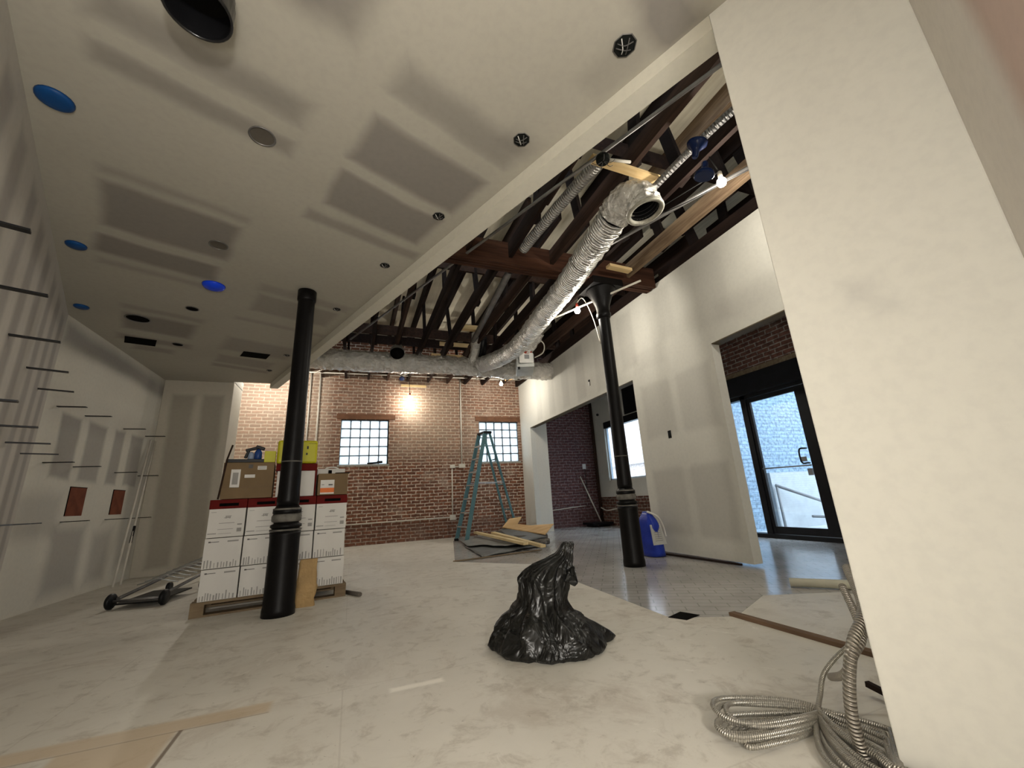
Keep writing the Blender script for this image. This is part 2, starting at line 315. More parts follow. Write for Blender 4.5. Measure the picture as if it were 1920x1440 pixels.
def colmat():
    m,nt,b=mat('black painted iron'); P=N(nt,'ShaderNodeTexCoord').outputs['Object']
    k=math_(nt,'MULTIPLY',ramp(nt,noi(nt,P,9,6,.75,.6),.66,.74),.35)
    L(nt,mixc(nt,k,(.005,.0045,.0045),(.12,.115,.10)),b.inputs['Base Color']); b.inputs['Roughness'].default_value=.4; b.inputs['Specular IOR Level'].default_value=.13
    bump(nt,b,noi(nt,P,14,4),.15,.01); return m
M_col=colmat(); M_ring=plain('dusty ring edge',(.16,.15,.13),.6,0,.5,14)
M_white=plain('white carton',(.62,.60,.56),.6,0,.06,4)
M_maroon=plain('maroon lid',(.115,.008,.006),.6,0,.25,5,spec=.06)
M_kraft=plain('kraft cardboard',(.18,.12,.06),.7,0,.15,5)
M_paperbag=plain('brown paper bag',(.42,.275,.12),.65,0,.2,9,1.0)
M_ink=plain('printed ink',(.10,.095,.09),.6,0,.2,30)
M_inkl=plain('grey print',(.30,.29,.27),.6)
M_label=plain('white label',(.66,.64,.60),.5)
M_orange=plain('orange print',(.72,.17,.03),.5)
M_yellow=plain('yellow plastic',(.50,.47,.015),.4,0,.1,4)
M_bluep=plain('blue plastic',(.02,.06,.22),.35,0,.2,5)
M_bluecover=plain('blue film cover',(.006,.06,.21),.4,0,.25,5,.2)
M_tealfg=plain('blue green fibreglass',(.10,.205,.225),.42,0,.15,6)
M_alu=plain('aluminium',(.55,.56,.55),.4,.7,.15,6)
M_pipe=plain('white painted conduit',(.62,.58,.50),.5,0,.15,6)
M_steelpipe=plain('grey steel pipe',(.22,.21,.20),.45,.6,.3,6)
M_whitemetal=plain('white painted metal',(.75,.74,.70),.4)
M_grey=plain('grey plastic',(.25,.25,.25),.5)
M_red=plain('red plastic film',(.34,.05,.03),.35,0,.3,12)
M_outletblack=plain('box opening',(.010,.011,.010),.8,spec=.1)
M_rust=plain('rusty steel lintel',(.16,.075,.04),.75,0,.35,6)
M_redbrown=plain('bare studs and brick behind',(.17,.05,.025),.8,0,.3,8)
M_tarp=plain('grey plastic sheeting',(.27,.28,.27),.3,0,.25,5,.6)
M_tarpd=plain('dark grey sheeting',(.16,.165,.16),.4,0,.25,7,.6)
def bagmat():
    m,nt,b=mat('black bin liner'); P=N(nt,'ShaderNodeTexCoord').outputs['Object']
    k=math_(nt,'MULTIPLY',ramp(nt,noi(nt,P,8,6,.75,1.0),.58,.75),.6)
    L(nt,mixc(nt,k,(.006,.006,.0055),(.05,.05,.046)),b.inputs['Base Color']); b.inputs['Roughness'].default_value=.33; b.inputs['Specular IOR Level'].default_value=.5
    mp=N(nt,'ShaderNodeMapping'); L(nt,P,mp.inputs['Vector']); mp.inputs['Scale'].default_value=(1,1,.8)
    bump(nt,b,noi(nt,mp.outputs[0],6,3,.5,1.6),.75,.06); return m
M_bag=bagmat()
def cablemat(name,c,pitch,st_=1.0):
    m,nt,b=mat(name); tc=N(nt,'ShaderNodeTexCoord'); x=N(nt,'ShaderNodeSeparateXYZ'); L(nt,tc.outputs['UV'],x.inputs[0])
    s=math_(nt,'SINE',math_(nt,'MULTIPLY',math_(nt,'ADD',math_(nt,'DIVIDE',x.outputs[1],pitch),x.outputs[0]),2*PI))
    L(nt,mixc(nt,ramp(nt,s,-1,.2),tuple(q*.6 for q in c),c),b.inputs['Base Color']); b.inputs['Metallic'].default_value=.7; b.inputs['Roughness'].default_value=.38
    bump(nt,b,s,st_,.004); return m
M_cable=cablemat('metal clad cable',(.46,.43,.37),.007,.45)
M_flexc=cablemat('flexible steel conduit',(.46,.42,.36),.0125)
M_bulb=emis('lit bulb',(1,.88,.68),60)
M_cable_b=plain('black cord',(.015,.015,.015),.5)
def glassmat():
    m,nt,b=mat('clear glass'); nt.nodes.remove(b); t=N(nt,'ShaderNodeBsdfTransparent'); g=N(nt,'ShaderNodeBsdfGlossy'); g.inputs['Roughness'].default_value=.02
    t.inputs[0].default_value=(.93,.97,1,1)
    mx=N(nt,'ShaderNodeMixShader'); mx.inputs[0].default_value=.07; L(nt,t.outputs[0],mx.inputs[1]); L(nt,g.outputs[0],mx.inputs[2]); L(nt,mx.outputs[0],nt.nodes['Material Output'].inputs[0]); return m
M_glass=glassmat()
def gblock():
    m,nt,b=mat('glass block'); nt.nodes.remove(b); t=N(nt,'ShaderNodeBsdfTranslucent'); t.inputs[0].default_value=(.76,.78,.78,1); r=N(nt,'ShaderNodeBsdfTransparent'); r.inputs[0].default_value=(.55,.6,.63,1)
    g=N(nt,'ShaderNodeBsdfGlossy'); g.inputs['Roughness'].default_value=.15
    mx=N(nt,'ShaderNodeMixShader'); mx.inputs[0].default_value=.22; L(nt,t.outputs[0],mx.inputs[1]); L(nt,r.outputs[0],mx.inputs[2])
    m2=N(nt,'ShaderNodeMixShader'); m2.inputs[0].default_value=.06; L(nt,mx.outputs[0],m2.inputs[1]); L(nt,g.outputs[0],m2.inputs[2]); L(nt,m2.outputs[0],nt.nodes['Material Output'].inputs[0]); return m
M_gb=gblock()
M_ground=plain('alley concrete',(.42,.44,.44),.9,0,.1,2)

# ================================================================ SETTING
BY=10.1; ZT=3.82; XE=6.4; ZC=3.03; ZD=5.0
def rwx(y): return 4.03+.022*(y-3.4)          # room face of the right wall
# floor: protection board over the main room, bare entry floor beyond its edge
edge=[(1.735,-4.5),(2.42,-4.5),(2.42,2.34),(2.23,2.44),(2.07,2.54),(2.13,3.73),(2.23,5.23),(1.42,6.2),(2.1,9.3),(2.5,BY+.2)]
g=B(); g.prism([(-3.3,BY+.2),(-3.3,-4.5)]+edge,-.06,0); struct(obj('floor',g,M_floor))
g=B(); g.box(-3.4,-4.6,-.3,XE+.05,BY+.25,-.062); struct(obj('floor_base',g,M_stone))
g=B(); g.prism([(2.42,-4.5),(XE+.0,-4.5),(XE+.0,BY+.2),(2.5,BY+.2),(2.1,9.3),(1.42,6.2),(2.23,5.23),(2.13,3.73),(2.07,2.54),(2.23,2.44),(2.42,2.34)],-.06,-.006); struct(obj('floor_entry',g,M_stone))
# brick wall with two window openings
WZ0,WZ1=1.76,2.81; W1=(-.33,.745); W2=(3.0,4.10)
def xz_wall(g,x0,x1,z0,z1,y0,y1,holes):
    xs=sorted({x0,x1,*[h[0] for h in holes],*[h[1] for h in holes]}); zs=sorted({z0,z1,*[h[2] for h in holes],*[h[3] for h in holes]})
    for a,b in zip(xs,xs[1:]):
        for c,d in zip(zs,zs[1:]):
            if any(h[0]<=a and b<=h[1] and h[2]<=c and d<=h[3] for h in holes): continue
            g.box(a,y0,c,b,y1,d)
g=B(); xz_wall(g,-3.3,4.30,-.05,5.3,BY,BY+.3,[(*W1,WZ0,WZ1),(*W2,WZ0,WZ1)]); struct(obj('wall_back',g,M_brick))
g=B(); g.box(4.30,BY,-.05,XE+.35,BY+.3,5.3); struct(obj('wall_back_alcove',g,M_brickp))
for i,(a,b) in enumerate((W1,W2)):
    g=B(); n=5; cw=(b-a)/n; ch=(WZ1-WZ0)/n
    for k in range(n+1):
        g.box(a+k*cw-.011,BY+.06,WZ0,a+k*cw+.011,BY+.16,WZ1); g.box(a,BY+.06,WZ0+k*ch-.011,b,BY+.16,WZ0+k*ch+.011)
    w=obj('window_%d'%(i+1),g,plain('window mortar',(.10,.11,.12),.7)); struct(w)
    g=B()
    for p in range(n):
        for q in range(n): g.box(a+p*cw+.012,BY+.07,WZ0+q*ch+.012,a+(p+1)*cw-.012,BY+.15,WZ0+(q+1)*ch-.012)
    obj('glass_blocks',g,M_gb,w,bevel=.012)
    g=B(); g.box(b-.03,BY+.01,WZ0,b,BY+.06,WZ1) if i==0 else g.box(a,BY+.01,WZ0,a+.012,BY+.06,WZ1); g.box(a,BY+.01,WZ1-.025,b,BY+.06,WZ1); obj('frame',g,M_black,w)
    g=B(); g.box(a-.03,BY-.015,WZ0-.035,b+.03,BY+.06,WZ0); obj('sill',g,plain('window sill',(.36,.36,.33),.7),w)
    g=B(); g.box(a-.1,BY-.012,WZ1+.01,min(b+.14,4.16),BY+.05,WZ1+.13); obj('lintel',g,M_rust,w)
# left walls
xc=-3.0; yc=(-.65+CA*3.0)/SA
g=B(); g.prism([(xc,yc),(xc,BY),(xc-.15,BY),(xc-.15,yc)],0,ZC+.02)
tag(struct(obj('wall_left',g,M_lw)),'left drywall','wall')
del bpy.data.objects['wall_left']['label']; del bpy.data.objects['wall_left']['category']
p=st(-.65,-4.2); q=st(-.80,-4.2); g=B(); g.prism([(xc,yc),(xc-.15,yc),(q.x,q.y),(p.x,p.y)],0,ZC+.02); struct(obj('wall_left_near',g,M_lnw))
# two square cut-outs low in the left wall are modelled as recessed openings (see below)
# boxed column
g=B(); g.box(-3.0,8.05,0,-2.02,8.62,ZC+.02); struct(obj('wall_boxed_column',g,M_box,bevel=.008))
# dropped ceiling
f1=st(-.65,-4.2); f2=st(1.735,-4.2)
xfar=(1.735-SA*8.0)/CA
g=B(); g.prism([(f1.x,f1.y),(f2.x,f2.y),(xfar,8.0),(-2.02,8.0),(-2.02,8.64),(xc,8.64),(xc,yc)],ZC,ZC+.15); struct(obj('ceiling',g,M_ceil))
h0=st(1.735,.285); h1=st(1.865,.305)
xi=(1.735-SA*8.0)/CA; xo=(1.852-SA*8.0)/CA
M_hdr=drywall('header drywall',Uc,Vc,[],mud=(.62,.59,.49))
g=B(); g.hull8([(h0.x,h0.y,2.94),(h1.x,h1.y,2.94),(xo,8.0,2.94),(xi,8.0,2.94),(h0.x,h0.y,ZC+.15),(h1.x,h1.y,ZC+.15),(xo,8.0,ZC+.15),(xi,8.0,ZC+.15)]); struct(obj('trim_1',g,M_hdr))
g=B(); g.box(xc-.1,8.655,2.94,-2.03,8.75,ZT+.9)
g=B(); a=st(1.80,-4.0); b=st(1.852,-4.0); xo2=(1.80-SA*8.0)/CA
g.hull8([(a.x,a.y,ZC+.15),(b.x,b.y,ZC+.15),(xo,8.0,ZC+.15),(xo2,8.0,ZC+.15),(a.x,a.y,4.1),(b.x,b.y,4.1),(xo,8.0,4.1),(xo2,8.0,4.1)]); struct(obj('wall_above_header',g,M_hdr))
# foreground pier and its return wall
a=st(1.735,.285);b=st(1.735,-.281);c=st(.88,-.281);d=st(.88,-.40);e=st(1.86,-.40);f=st(1.86,.285)
g=B(); g.prism([a[:2],b[:2],e[:2],f[:2]],-.05,3.7); struct(obj('wall_right_near',g,M_pier,bevel=.004))
g=B(); g.prism([b[:2],c[:2],d[:2],e[:2]],-.05,3.7); struct(obj('wall_right_return',g,M_pier2))
# right wall: panel between the two openings, headers, far pillar
g=B(); TH=.13
def rwbox(g,y0,y1,z0,z1,z1b=None):
    x0,x1=rwx(y0),rwx(y1); z1b=z1 if z1b is None else z1b
    g.hull8([(x0,y0,z0),(x0+TH,y0,z0),(x1+TH,y1,z0),(x1,y1,z0),(x0,y0,z1),(x0+TH,y0,z1),(x1+TH,y1,z1b),(x1,y1,z1b)])
zt=lambda y:3.765+.014*(y-3)
rwbox(g,3.47,5.07,.022,2.54,2.54); rwbox(g,-.5,3.47,2.54,zt(-.5),zt(3.47)); rwbox(g,3.47,5.07,2.54,zt(3.47),zt(5.07)); rwbox(g,5.07,9.42,2.54,zt(5.07),zt(9.42)); rwbox(g,9.42,BY,0,zt(9.42),zt(BY))
struct(obj('wall_right',g,M_rw,merge=True))
g=B(); 
for y0,y1 in ((-.5,3.46),(5.09,9.41)): g.hull8([(rwx(y0)+.0,y0,2.528),(rwx(y0)+TH,y0,2.528),(rwx(y1)+TH,y1,2.528),(rwx(y1),y1,2.528),(rwx(y0),y0,2.54),(rwx(y0)+TH,y0,2.54),(rwx(y1)+TH,y1,2.54),(rwx(y1),y1,2.54)])
struct(obj('trim_2',g,plain('raw header edge',(.11,.085,.05),.7)))
g=B(); g.box(rwx(9.42)+TH,9.42,0,4.62,BY,2.54); g.box(rwx(9.42)+TH,9.42,2.54,4.62,BY,3.7); struct(obj('wall_alcove_pillar',g,M_plain_dw))
# exterior wall: brick over the entrance, drywall with window in the alcove, brick below
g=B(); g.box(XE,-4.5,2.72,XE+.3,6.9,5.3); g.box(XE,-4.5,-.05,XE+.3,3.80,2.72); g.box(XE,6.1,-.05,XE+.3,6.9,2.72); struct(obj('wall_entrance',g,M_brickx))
g=B(); g.box(XE,6.9,.72,XE+.14,7.2,3.7); g.box(XE,7.2,.72,XE+.14,9.47,1.14); g.box(XE,9.47,.72,XE+.14,BY,3.7); g.box(XE,7.2,2.55,XE+.14,9.47,3.7); struct(obj('wall_alcove_side',g,M_plain_dw))
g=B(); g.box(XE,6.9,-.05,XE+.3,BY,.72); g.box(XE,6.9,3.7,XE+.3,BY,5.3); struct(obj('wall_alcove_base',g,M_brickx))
g=B(); g.box(XE-.01,7.2,2.53,XE+.12,9.47,2.70); 
w3=struct(obj('window_3',g,M_black))
g=B(); [g.box(XE+.05,y-.02,1.14,XE+.10,y+.02,2.55) for y in (7.22,8.0,8.75,9.05,9.2,9.45)]; g.box(XE+.05,7.2,1.14,XE+.10,9.47,1.18); obj('frame',g,plain('pale window frame',(.5,.56,.62),.5),w3)
g=B(); g.box(XE+.07,7.2,1.16,XE+.076,9.47,2.55); obj('pane',g,M_glass,w3)
g=B(); g.box(XE-.05,7.35,2.72,XE-.012,8.42,3.55); tag(obj('black_panel',g,M_black),'black panel on the wall above the alcove window','box')  # plain black panel put in for an unidentified dark area
# back of the hallway behind the camera
a=st(-.8,-4.2);b=st(1.9,-4.2);c=st(1.9,-4.35);d=st(-.8,-4.35)
g=B(); g.prism([a[:2],b[:2],c[:2],d[:2]],-.05,5.2); struct(obj('wall_behind',g,M_plain_dw))
g=B(); a=st(1.9,-4.2); g.box(a.x,-4.6,-.05,XE+.3,-4.45,5.2); struct(obj('wall_front',g,M_plain_dw))
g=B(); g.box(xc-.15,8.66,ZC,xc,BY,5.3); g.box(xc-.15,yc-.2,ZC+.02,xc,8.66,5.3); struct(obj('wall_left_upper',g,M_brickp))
# roof deck
g=B(); g.box(-3.4,-4.7,ZD,XE+.4,BY+.3,ZD+.12); struct(obj('ceiling_deck',g,M_deck))
# entrance door
D=struct(obj('door_1',B().box(XE-.02,3.86,0,XE+.10,3.995,2.36).box(XE-.02,5.025,0,XE+.10,5.125,2.36).box(XE-.02,5.92,0,XE+.10,6.05,2.36).box(XE-.02,3.86,2.30,XE+.10,6.05,2.36).box(XE-.05,3.80,-.01,XE+.12,6.1,.055),M_black))
g=B(); g.box(XE-.10,3.82,2.36,XE+.12,6.1,2.70); obj('transom',g,M_black,D)
g=B(); g.box(XE-.03,3.6,2.705,XE+.2,6.3,2.80); struct(obj('trim_3',g,M_pallet))
leaf=obj('door_leaf',B().box(XE,3.998,.06,XE+.05,4.17,2.295).box(XE,4.965,.06,XE+.05,5.022,2.295).box(XE,4.17,.06,XE+.05,4.965,.17).box(XE,4.17,2.22,XE+.05,4.965,2.295),M_black,D,bevel=.004)
obj('pane',B().box(XE+.02,4.17,.17,XE+.028,4.965,2.22),M_glass,leaf)
obj('push_bar',B().tube([(XE-.015,4.17,1.075),(XE-.015,4.965,1.085)],.011,8),M_grey,leaf)
obj('handle',B().tube(smoothpath([(XE,4.19,1.33),(XE-.05,4.19,1.33),(XE-.06,4.25,1.33),(XE-.06,4.275,1.28),(XE-.06,4.275,1.16),(XE-.06,4.25,1.11),(XE-.05,4.19,1.11),(XE,4.19,1.11)],4),.012,8),M_black,leaf)
obj('lock_plate',B().box(XE-.006,4.19,.93,XE+.06,4.25,1.03),M_grey,leaf)
obj('notice',B().box(XE+.012,4.23,1.14,XE+.018,4.34,1.21),M_inkl,leaf)
obj('sidelight_pane',B().box(XE+.03,5.125,.055,XE+.038,5.92,2.30),M_glass,D)
# ================================================================ OUTSIDE
g=B(); g.box(XE+.3,-12,-.5,30,30,-.05); struct(obj('ground_outside',g,M_ground))
bl=thing('brick_building','pale brick building seen through the glass of the entrance door','building',(15.5,9,0))
g=B(); g.box(15.5,-6,-.05,16.5,26,9); obj('wall',g,M_brickout,bl)
for y in (8.2,11.2): 
    w_=obj('window',B().box(15.44,y,2.6,15.5,y+1.3,4.3).box(15.44,y+.2,4.3,15.5,y+1.1,4.7),plain('building window %g'%y,(.45,.5,.55),.4),bl)
obj('cornice',B().box(15.3,-6,2.35,15.5,26,2.5),plain('building cornice',(.4,.38,.37),.7),bl)
g=B(); g.box(XE+.32,6.16,-.05,9.6,6.5,4.2); tag(obj('side_wall_outside',g,M_brickblue),'light blue painted brick wall outside the entrance sidelight','wall')
hr=thing('handrail','grey pipe handrail outside the entrance door','handrail',(8.6,6.0,-.05))
obj('rail',B().tube([(7.9,5.95,.80),(8.6,5.55,.45),(9.2,5.3,.3),(13.5,5.6,.3)],.03,10),M_grey,hr)
obj('rail',B().tube([(8.4,5.7,.18),(9.15,5.35,.12),(13.5,5.6,.12)],.025,10),M_grey,hr)
for x,y,z in ((7.92,5.94,.79),(9.2,5.32,.3),(13.4,5.6,.3)): obj('post',B().tube([(x,y,-.05),(x,y,z)],.025,8),M_grey,hr)
obj('planter_box',B().box(7.9,6.02,-.05,9.3,6.15,1.05),plain('pale panel',(.38,.40,.41),.6))
tag(bpy.data.objects['planter_box'],'pale upright panel beside the handrail outside the door','panel')

# ================================================================ ROOF TIMBERS
JB=3.80
M_joist_lit=wood('bulb-lit joist timber',(.30,.21,.13),(.14,.09,.055),.8)  # joist timber with the near bulb's light put into its colour
JX=[]
def truss(x,y0,y1,label,group,posts,lean,dark,skip_low=False):
    t=thing('roof_joist',label,'joist',(x,(y0+y1)/2,JB),group); mt=M_joist_lit if dark=='tan' else M_joist if dark else M_joist2
    JX.append((x,y0,y1))
    obj('bottom_chord',B().box(x-.025,y0,JB,x+.025,y1,JB+.20),mt,t)
    obj('rafter',B().box(x-.03,y0,ZD-.26,x+.03,y1,ZD-.002),mt,t)
    for (ya,yb) in posts: obj('web_post',B().bar((x+.05,ya,JB+.02),(x+.05+lean,yb,ZD-.1),.045,.13,(0,1,0)),M_post,t)
    return t
n=0
for k in range(18):
    x=-2.25+k*.49+random.uniform(-.03,.03)
    if x>XE-.1: break
    lab='dark timber roof joist with posts, between the girder and the brick wall'
    truss(x,4.42,BY-.005,lab,'joists running to the brick wall',[(5.7+random.uniform(-.1,.1),5.7),(7.6+random.uniform(-.1,.1),7.75),(9.2,9.3)],random.uniform(-.1,.1),k%3!=0)
for k in range(13):
    x=.55+k*.60+random.uniform(-.03,.03)
    if x>XE-.1: break
    y0=max(.2,(2.15-CA*x)/SA) if x<2.3 else -1.2
    if y0>3.6: continue
    truss(x,y0,4.22,'dark timber roof joist in the bay nearest the foreground','joists in the near bay',[(y,y+random.uniform(-.25,.25)) for y in (1.3,2.5,3.5) if y>y0+.3],random.uniform(-.05,.05),'tan' if k==5 else k%2==0)
gd=thing('girder','laminated brown timber girder carried on the iron columns','beam',(2.5,4.32,3.70))
for i in range(4): obj('plank',B().box(.32,4.215+i*.056,3.71+.006*(i%2),4.03,4.256+i*.056,4.02),M_girder,gd)
def runner(x0,x1,y,z,h,mt,label): tag(obj('bridging_board',B().box(x0,y-.02,z,x1,y+.02,z+h),mt),label,'board')
runner(-1.5,4.6,5.62,4.38,.14,M_joist2,'dark bridging board across the joists just beyond the girder')
runner(-1.9,4.6,7.75,4.05,.2,M_joist2,'dark bridging board across the joists near the long foil duct')
runner(-1.9,3.2,8.9,4.3,.2,M_joist,'dark bridging board above the long foil duct')
runner(.9,6.3,2.9,4.42,.16,M_joist,'dark bridging board across the near bay joists')
runner(2.3,6.3,1.5,4.5,.16,M_joist,'dark bridging board nearest the foreground pier')
def block(a,b,w,h,label,mt=M_pine): tag(obj('pine_block',B().bar(a,b,w,h),mt),label,'timber')
block((1.88,2.50,3.785),(2.70,2.53,3.785),.09,.03,'long pale pine board under the near joists above the open duct end')
block((3.05,3.98,3.76),(3.42,4.0,3.76),.09,.04,'short pale pine block under the joists beside the girder')
block((1.70,6.9,3.98),(2.25,6.88,3.98),.10,.09,'pale pine block between joists left of the main duct, upper one')
block((1.55,7.9,4.02),(2.25,7.88,4.02),.04,.08,'pale pine block between joists, middle one of three')
block((1.45,8.3,3.9),(2.2,8.3,3.9),.04,.08,'pale pine block between joists, nearest the long foil duct')
block((1.0,BY-.06,3.68),(1.62,BY-.06,3.68),.04,.05,'thin yellow pine strip on the brick wall top below the duct')
block((3.62,9.6,3.86),(3.98,9.0,3.86),.05,.12,'orange brown timber block at the top of the right wall',M_ply)
# ================================================================ COLUMNS
def column(x,y,top,label,capital):
    t=thing('iron_column',label,'column',(x,y,0))
    obj('base_sleeve',B().lathe([(.128,-.005),(.128,.05),(.122,.08),(.118,.60),(.122,.64),(.124,.665)],(x,y,0),36),M_col,t)
    obj('ring',B().lathe([(.124,.672),(.129,.677),(.129,.683),(.124,.688)],(x,y,0),36),M_ring,t)
    obj('collar',B().lathe([(.105,.69),(.126,.705),(.124,.725),(.10,.735),(.10,.775)],(x,y,0),36),M_col,t)
    obj('collar',B().lathe([(.10,.745),(.118,.755),(.120,.795),(.108,.815)],(x,y,0),36),M_ring,t)
    obj('ring',B().lathe([(.100,.812),(.116,.822),(.114,.846),(.09,.885)],(x,y,0),36),M_col,t)
    obj('ring',B().lathe([(.112,.848),(.116,.854),(.112,.862),(.09,.868)],(x,y,0),36),M_ring,t)
    obj('shaft',B().lathe([(.088,.885),(.092,.93),(.088,1.0),(.083,1.6),(.078,top-.02),(.078,top)],(x,y,0),36),M_col,t)
    obj('seam',B().lathe([(.0872,1.268),(.0885,1.271),(.0885,1.276),(.087,1.279)],(x,y,0),36),M_ring,t)
    if capital:
        obj('capital',B().lathe([(.08,3.16),(.10,3.20),(.10,3.24),(.085,3.27),(.10,3.36),(.15,3.50),(.20,3.58),(.21,3.60)],(x,y,0),36).box(x-.24,y-.2,3.60,x+.24,y+.2,3.70),M_col,t)
    else:
        obj('capital',B().lathe([(.079,2.90),(.088,2.92),(.088,3.02)],(x,y,0),36),M_col,t)
    return t
column(-.54,4.28,3.025,'black iron column standing before the stack of white cartons',False)
column(3.15,4.35,3.20,'black iron column with flared capital under the girder beside the blue bag',True)
# ================================================================ DUCTS AND PIPES
def wobble(path,a): return [Vector(p)+Vector((random.uniform(-a,a),)*3) for p in path]
md=thing('main_duct','large silver foil duct running overhead from its open near end','duct',(2.6,5,3.55))
pth=smoothpath([(2.34,2.84,3.54),(2.40,3.3,3.53),(2.51,4.2,3.50),(2.58,5.0,3.50),(2.68,6.0,3.51),(2.71,6.7,3.53),(2.60,7.3,3.55),(2.42,7.78,3.575)],18)
rr=[.152+.004*math.sin(i*1.9)+.016*(i/len(pth))**2 for i in range(len(pth))]
g=B(); g.tube(pth,rr,48,False,.014); obj('duct_wall',g,M_foilr,md)
for i in (25,100): 
    p=pth[i]; d=(pth[i+1]-pth[i-1]).normalized(); g=B(); g.tube([p-d*.006,p+d*.006],.166,32,False); obj('strap',g,M_black,md)
# elbow with open mouth turning to the right and towards the viewer
el=smoothpath([(2.345,2.86,3.54),(2.355,2.72,3.575),(2.41,2.62,3.58),(2.46,2.58,3.50),(2.475,2.565,3.40)],6)
g=B(); g.tube(el,[.160+.006*math.sin(i*2.3)+.0006*i for i in range(len(el))],40,False,.022); obj('elbow',g,M_foil,md)
elb=[o for o in md.children if o.name.startswith('elbow')][0]
d=(el[-1]-el[-2]).normalized(); R3=d.to_track_quat('Z','Y').to_matrix()
g=B(); g.lathe([(.174,-.01),(.178,.012),(.165,.018),(.138,.012),(.134,-.03)],el[-1],32,R3,caps=False); obj('mouth_rim',g,plain('insulation edge',(.42,.40,.33),.6,.2,.3,16,.6),elb)
g=B(); g.tube([el[-1]-d*.16,el[-1]-d*.01],.134,28,False); obj('liner',g,M_black,elb)
for i in range(3): g=B(); g.tube([el[-1]-d*(.03+.04*i),el[-1]-d*(.035+.04*i)],.131,28,False); obj('liner_ring',g,M_steelpipe,elb)
g=B(); g.lathe([(.134,0)],el[-1]-d*.15,28,R3); obj('back',g,M_dark,elb)
xd=thing('cross_duct','long crinkled silver foil duct hung across the room before the brick wall','duct',(1.5,8.0,3.57))
xp=[]
for i in range(140):
    x=-1.5+i*(5.60/139); xp.append(Vector((x,8.0+.01*math.sin(i*.9),3.56+.045*(x+1.6)/5.5-.015*abs(math.sin((x+1.0)*1.15)))))
g=B(); g.tube(xp,[.186+.014*abs(math.sin((p.x+1.0)*1.15)) for p in xp],48,False,.03); obj('duct_wall',g,M_foil,xd)
g=B(); g.tube(smoothpath([(.70,7.92,3.62),(.68,7.72,3.72),(.67,7.60,3.67)],6),.125,24,False,.015); obj('outlet_collar',g,M_foil,xd)
dd=Vector((-.0,-.75,-.3)).normalized(); g=B(); g.tube([(.672,7.62,3.69),(.668,7.56,3.61)],[.13,.135],24,False); obj('outlet_mouth',g,M_galv,xd)
g=B(); g.lathe([(.131,0),(.0005,.001)],(.669,7.57,3.63),24,Vector((0,-.12,-.08)).to_track_quat('Z','Y').to_matrix()); obj('mouth_dark',g,M_dark,xd)
bt=thing('branch_duct','small silver branch duct rising from the long foil duct beside a black fitting','duct',(2.15,7.6,3.7))
g=B(); g.tube(smoothpath([(2.24,7.95,3.68),(2.22,7.62,3.76),(2.17,7.35,3.82),(2.12,7.1,3.95)],6),.095,20,True,.015); obj('duct_wall',g,M_foilr,bt)
g=B(); g.tube([(2.42,7.75,3.76),(2.36,7.45,4.05)],.085,16); obj('black_fitting',g,M_black,bt)
vv=thing('damper_box','grey metal damper box with white cover and red sealed flexible neck','duct box',(3.05,7.0,3.36))
Mr=Matrix.Rotation(-.35,3,'Z')
obj('box',B().obox((3.08,7.05,3.365),(.34,.62,.26),Mr),M_galv,vv,bevel=.006)
obj('cover',B().obox((2.98,6.72,3.40),(.27,.03,.20),Matrix.Rotation(-.2,3,'Z')),M_whitemetal,vv)
obj('port',B().obox((2.985,6.70,3.42),(.09,.02,.08),Matrix.Rotation(-.2,3,'Z')),M_grey,vv)
nk=smoothpath([(3.02,6.84,3.48),(3.01,6.78,3.60),(3.06,6.70,3.70),(3.12,6.60,3.79),(3.16,6.52,3.88)],5)
obj('neck',B().tube(nk,[.10+.045*math.sin(min(1,i/9)*PI/2) for i in range(len(nk))],24,True,.03),M_foil,vv)
obj('red_film',B().tube([(3.02,6.84,3.47),(3.008,6.79,3.575)],[.115,.13],20),M_red,vv)
obj('cord',B().tube(smoothpath([(3.22,6.65,3.80),(3.36,6.68,3.70),(3.36,6.75,3.55),(3.22,6.85,3.47)],6),.011,8),M_pipe,vv)
obj('knob',B().obox((2.86,6.82,3.22),(.045,.045,.045),Mr),M_black,vv)
g=B(); g.tube(smoothpath([(2.03,2.55,3.86),(1.97,3.0,3.86),(1.90,3.5,3.84),(1.83,4.0,3.80)],6),.062,18); tag(obj('flexible_duct',g,M_flexr),'slim silver flexible duct left of the main duct, ending above the girder','duct')
g=B(); g.tube(smoothpath([(3.15,1.2,4.02),(2.86,1.75,3.9),(2.72,2.2,3.80),(2.60,2.62,3.68)],6),.035,14); tag(obj('flexible_hose',g,foilmat('dark flexible hose',(.30,.29,.28),.35,40,.8,.03)),'dark silver flexible hose reaching the open duct end from the upper right','hose')
g=B(); g.tube([(1.88,4.6,3.86),(2.08,7.2,3.86)],.05,14); tag(obj('round_pipe',g,M_steelpipe),'thin round metal duct left of the main duct beyond the girder','duct')
g=B(); g.tube([(1.45,1.6,4.25),(1.75,3.3,4.25)],.11,18); tag(obj('wrapped_pipe',g,plain('canvas wrapped pipe',(.42,.38,.30),.8,0,.2,9,.4)),'thick wrapped pipe just above the edge of the dropped ceiling','pipe')
def pipe(pts,r,label,mt=M_steelpipe,cat='pipe'): return tag(obj('overhead_pipe',B().tube(pts,r,12),mt),label,cat)
pipe([st(2.71,.2,3.76),st(2.70,6.9,3.76)],.016,'long grey pipe running beside the edge of the dropped ceiling')
pipe([st(3.92,.2,3.75),st(3.93,2.9,3.74)],.02,'grey pipe crossing the near bay right of the open duct end')
pipe([st(4.61,2.2,3.50),st(4.55,4.4,3.50)],.014,'thin grey pipe from the column lamp to the main duct',M_pipe)
pipe([(-1.25,9.72,3.80),(4.15,9.72,3.885)],.014,'thin white pipe along the top of the brick wall',M_pipe)
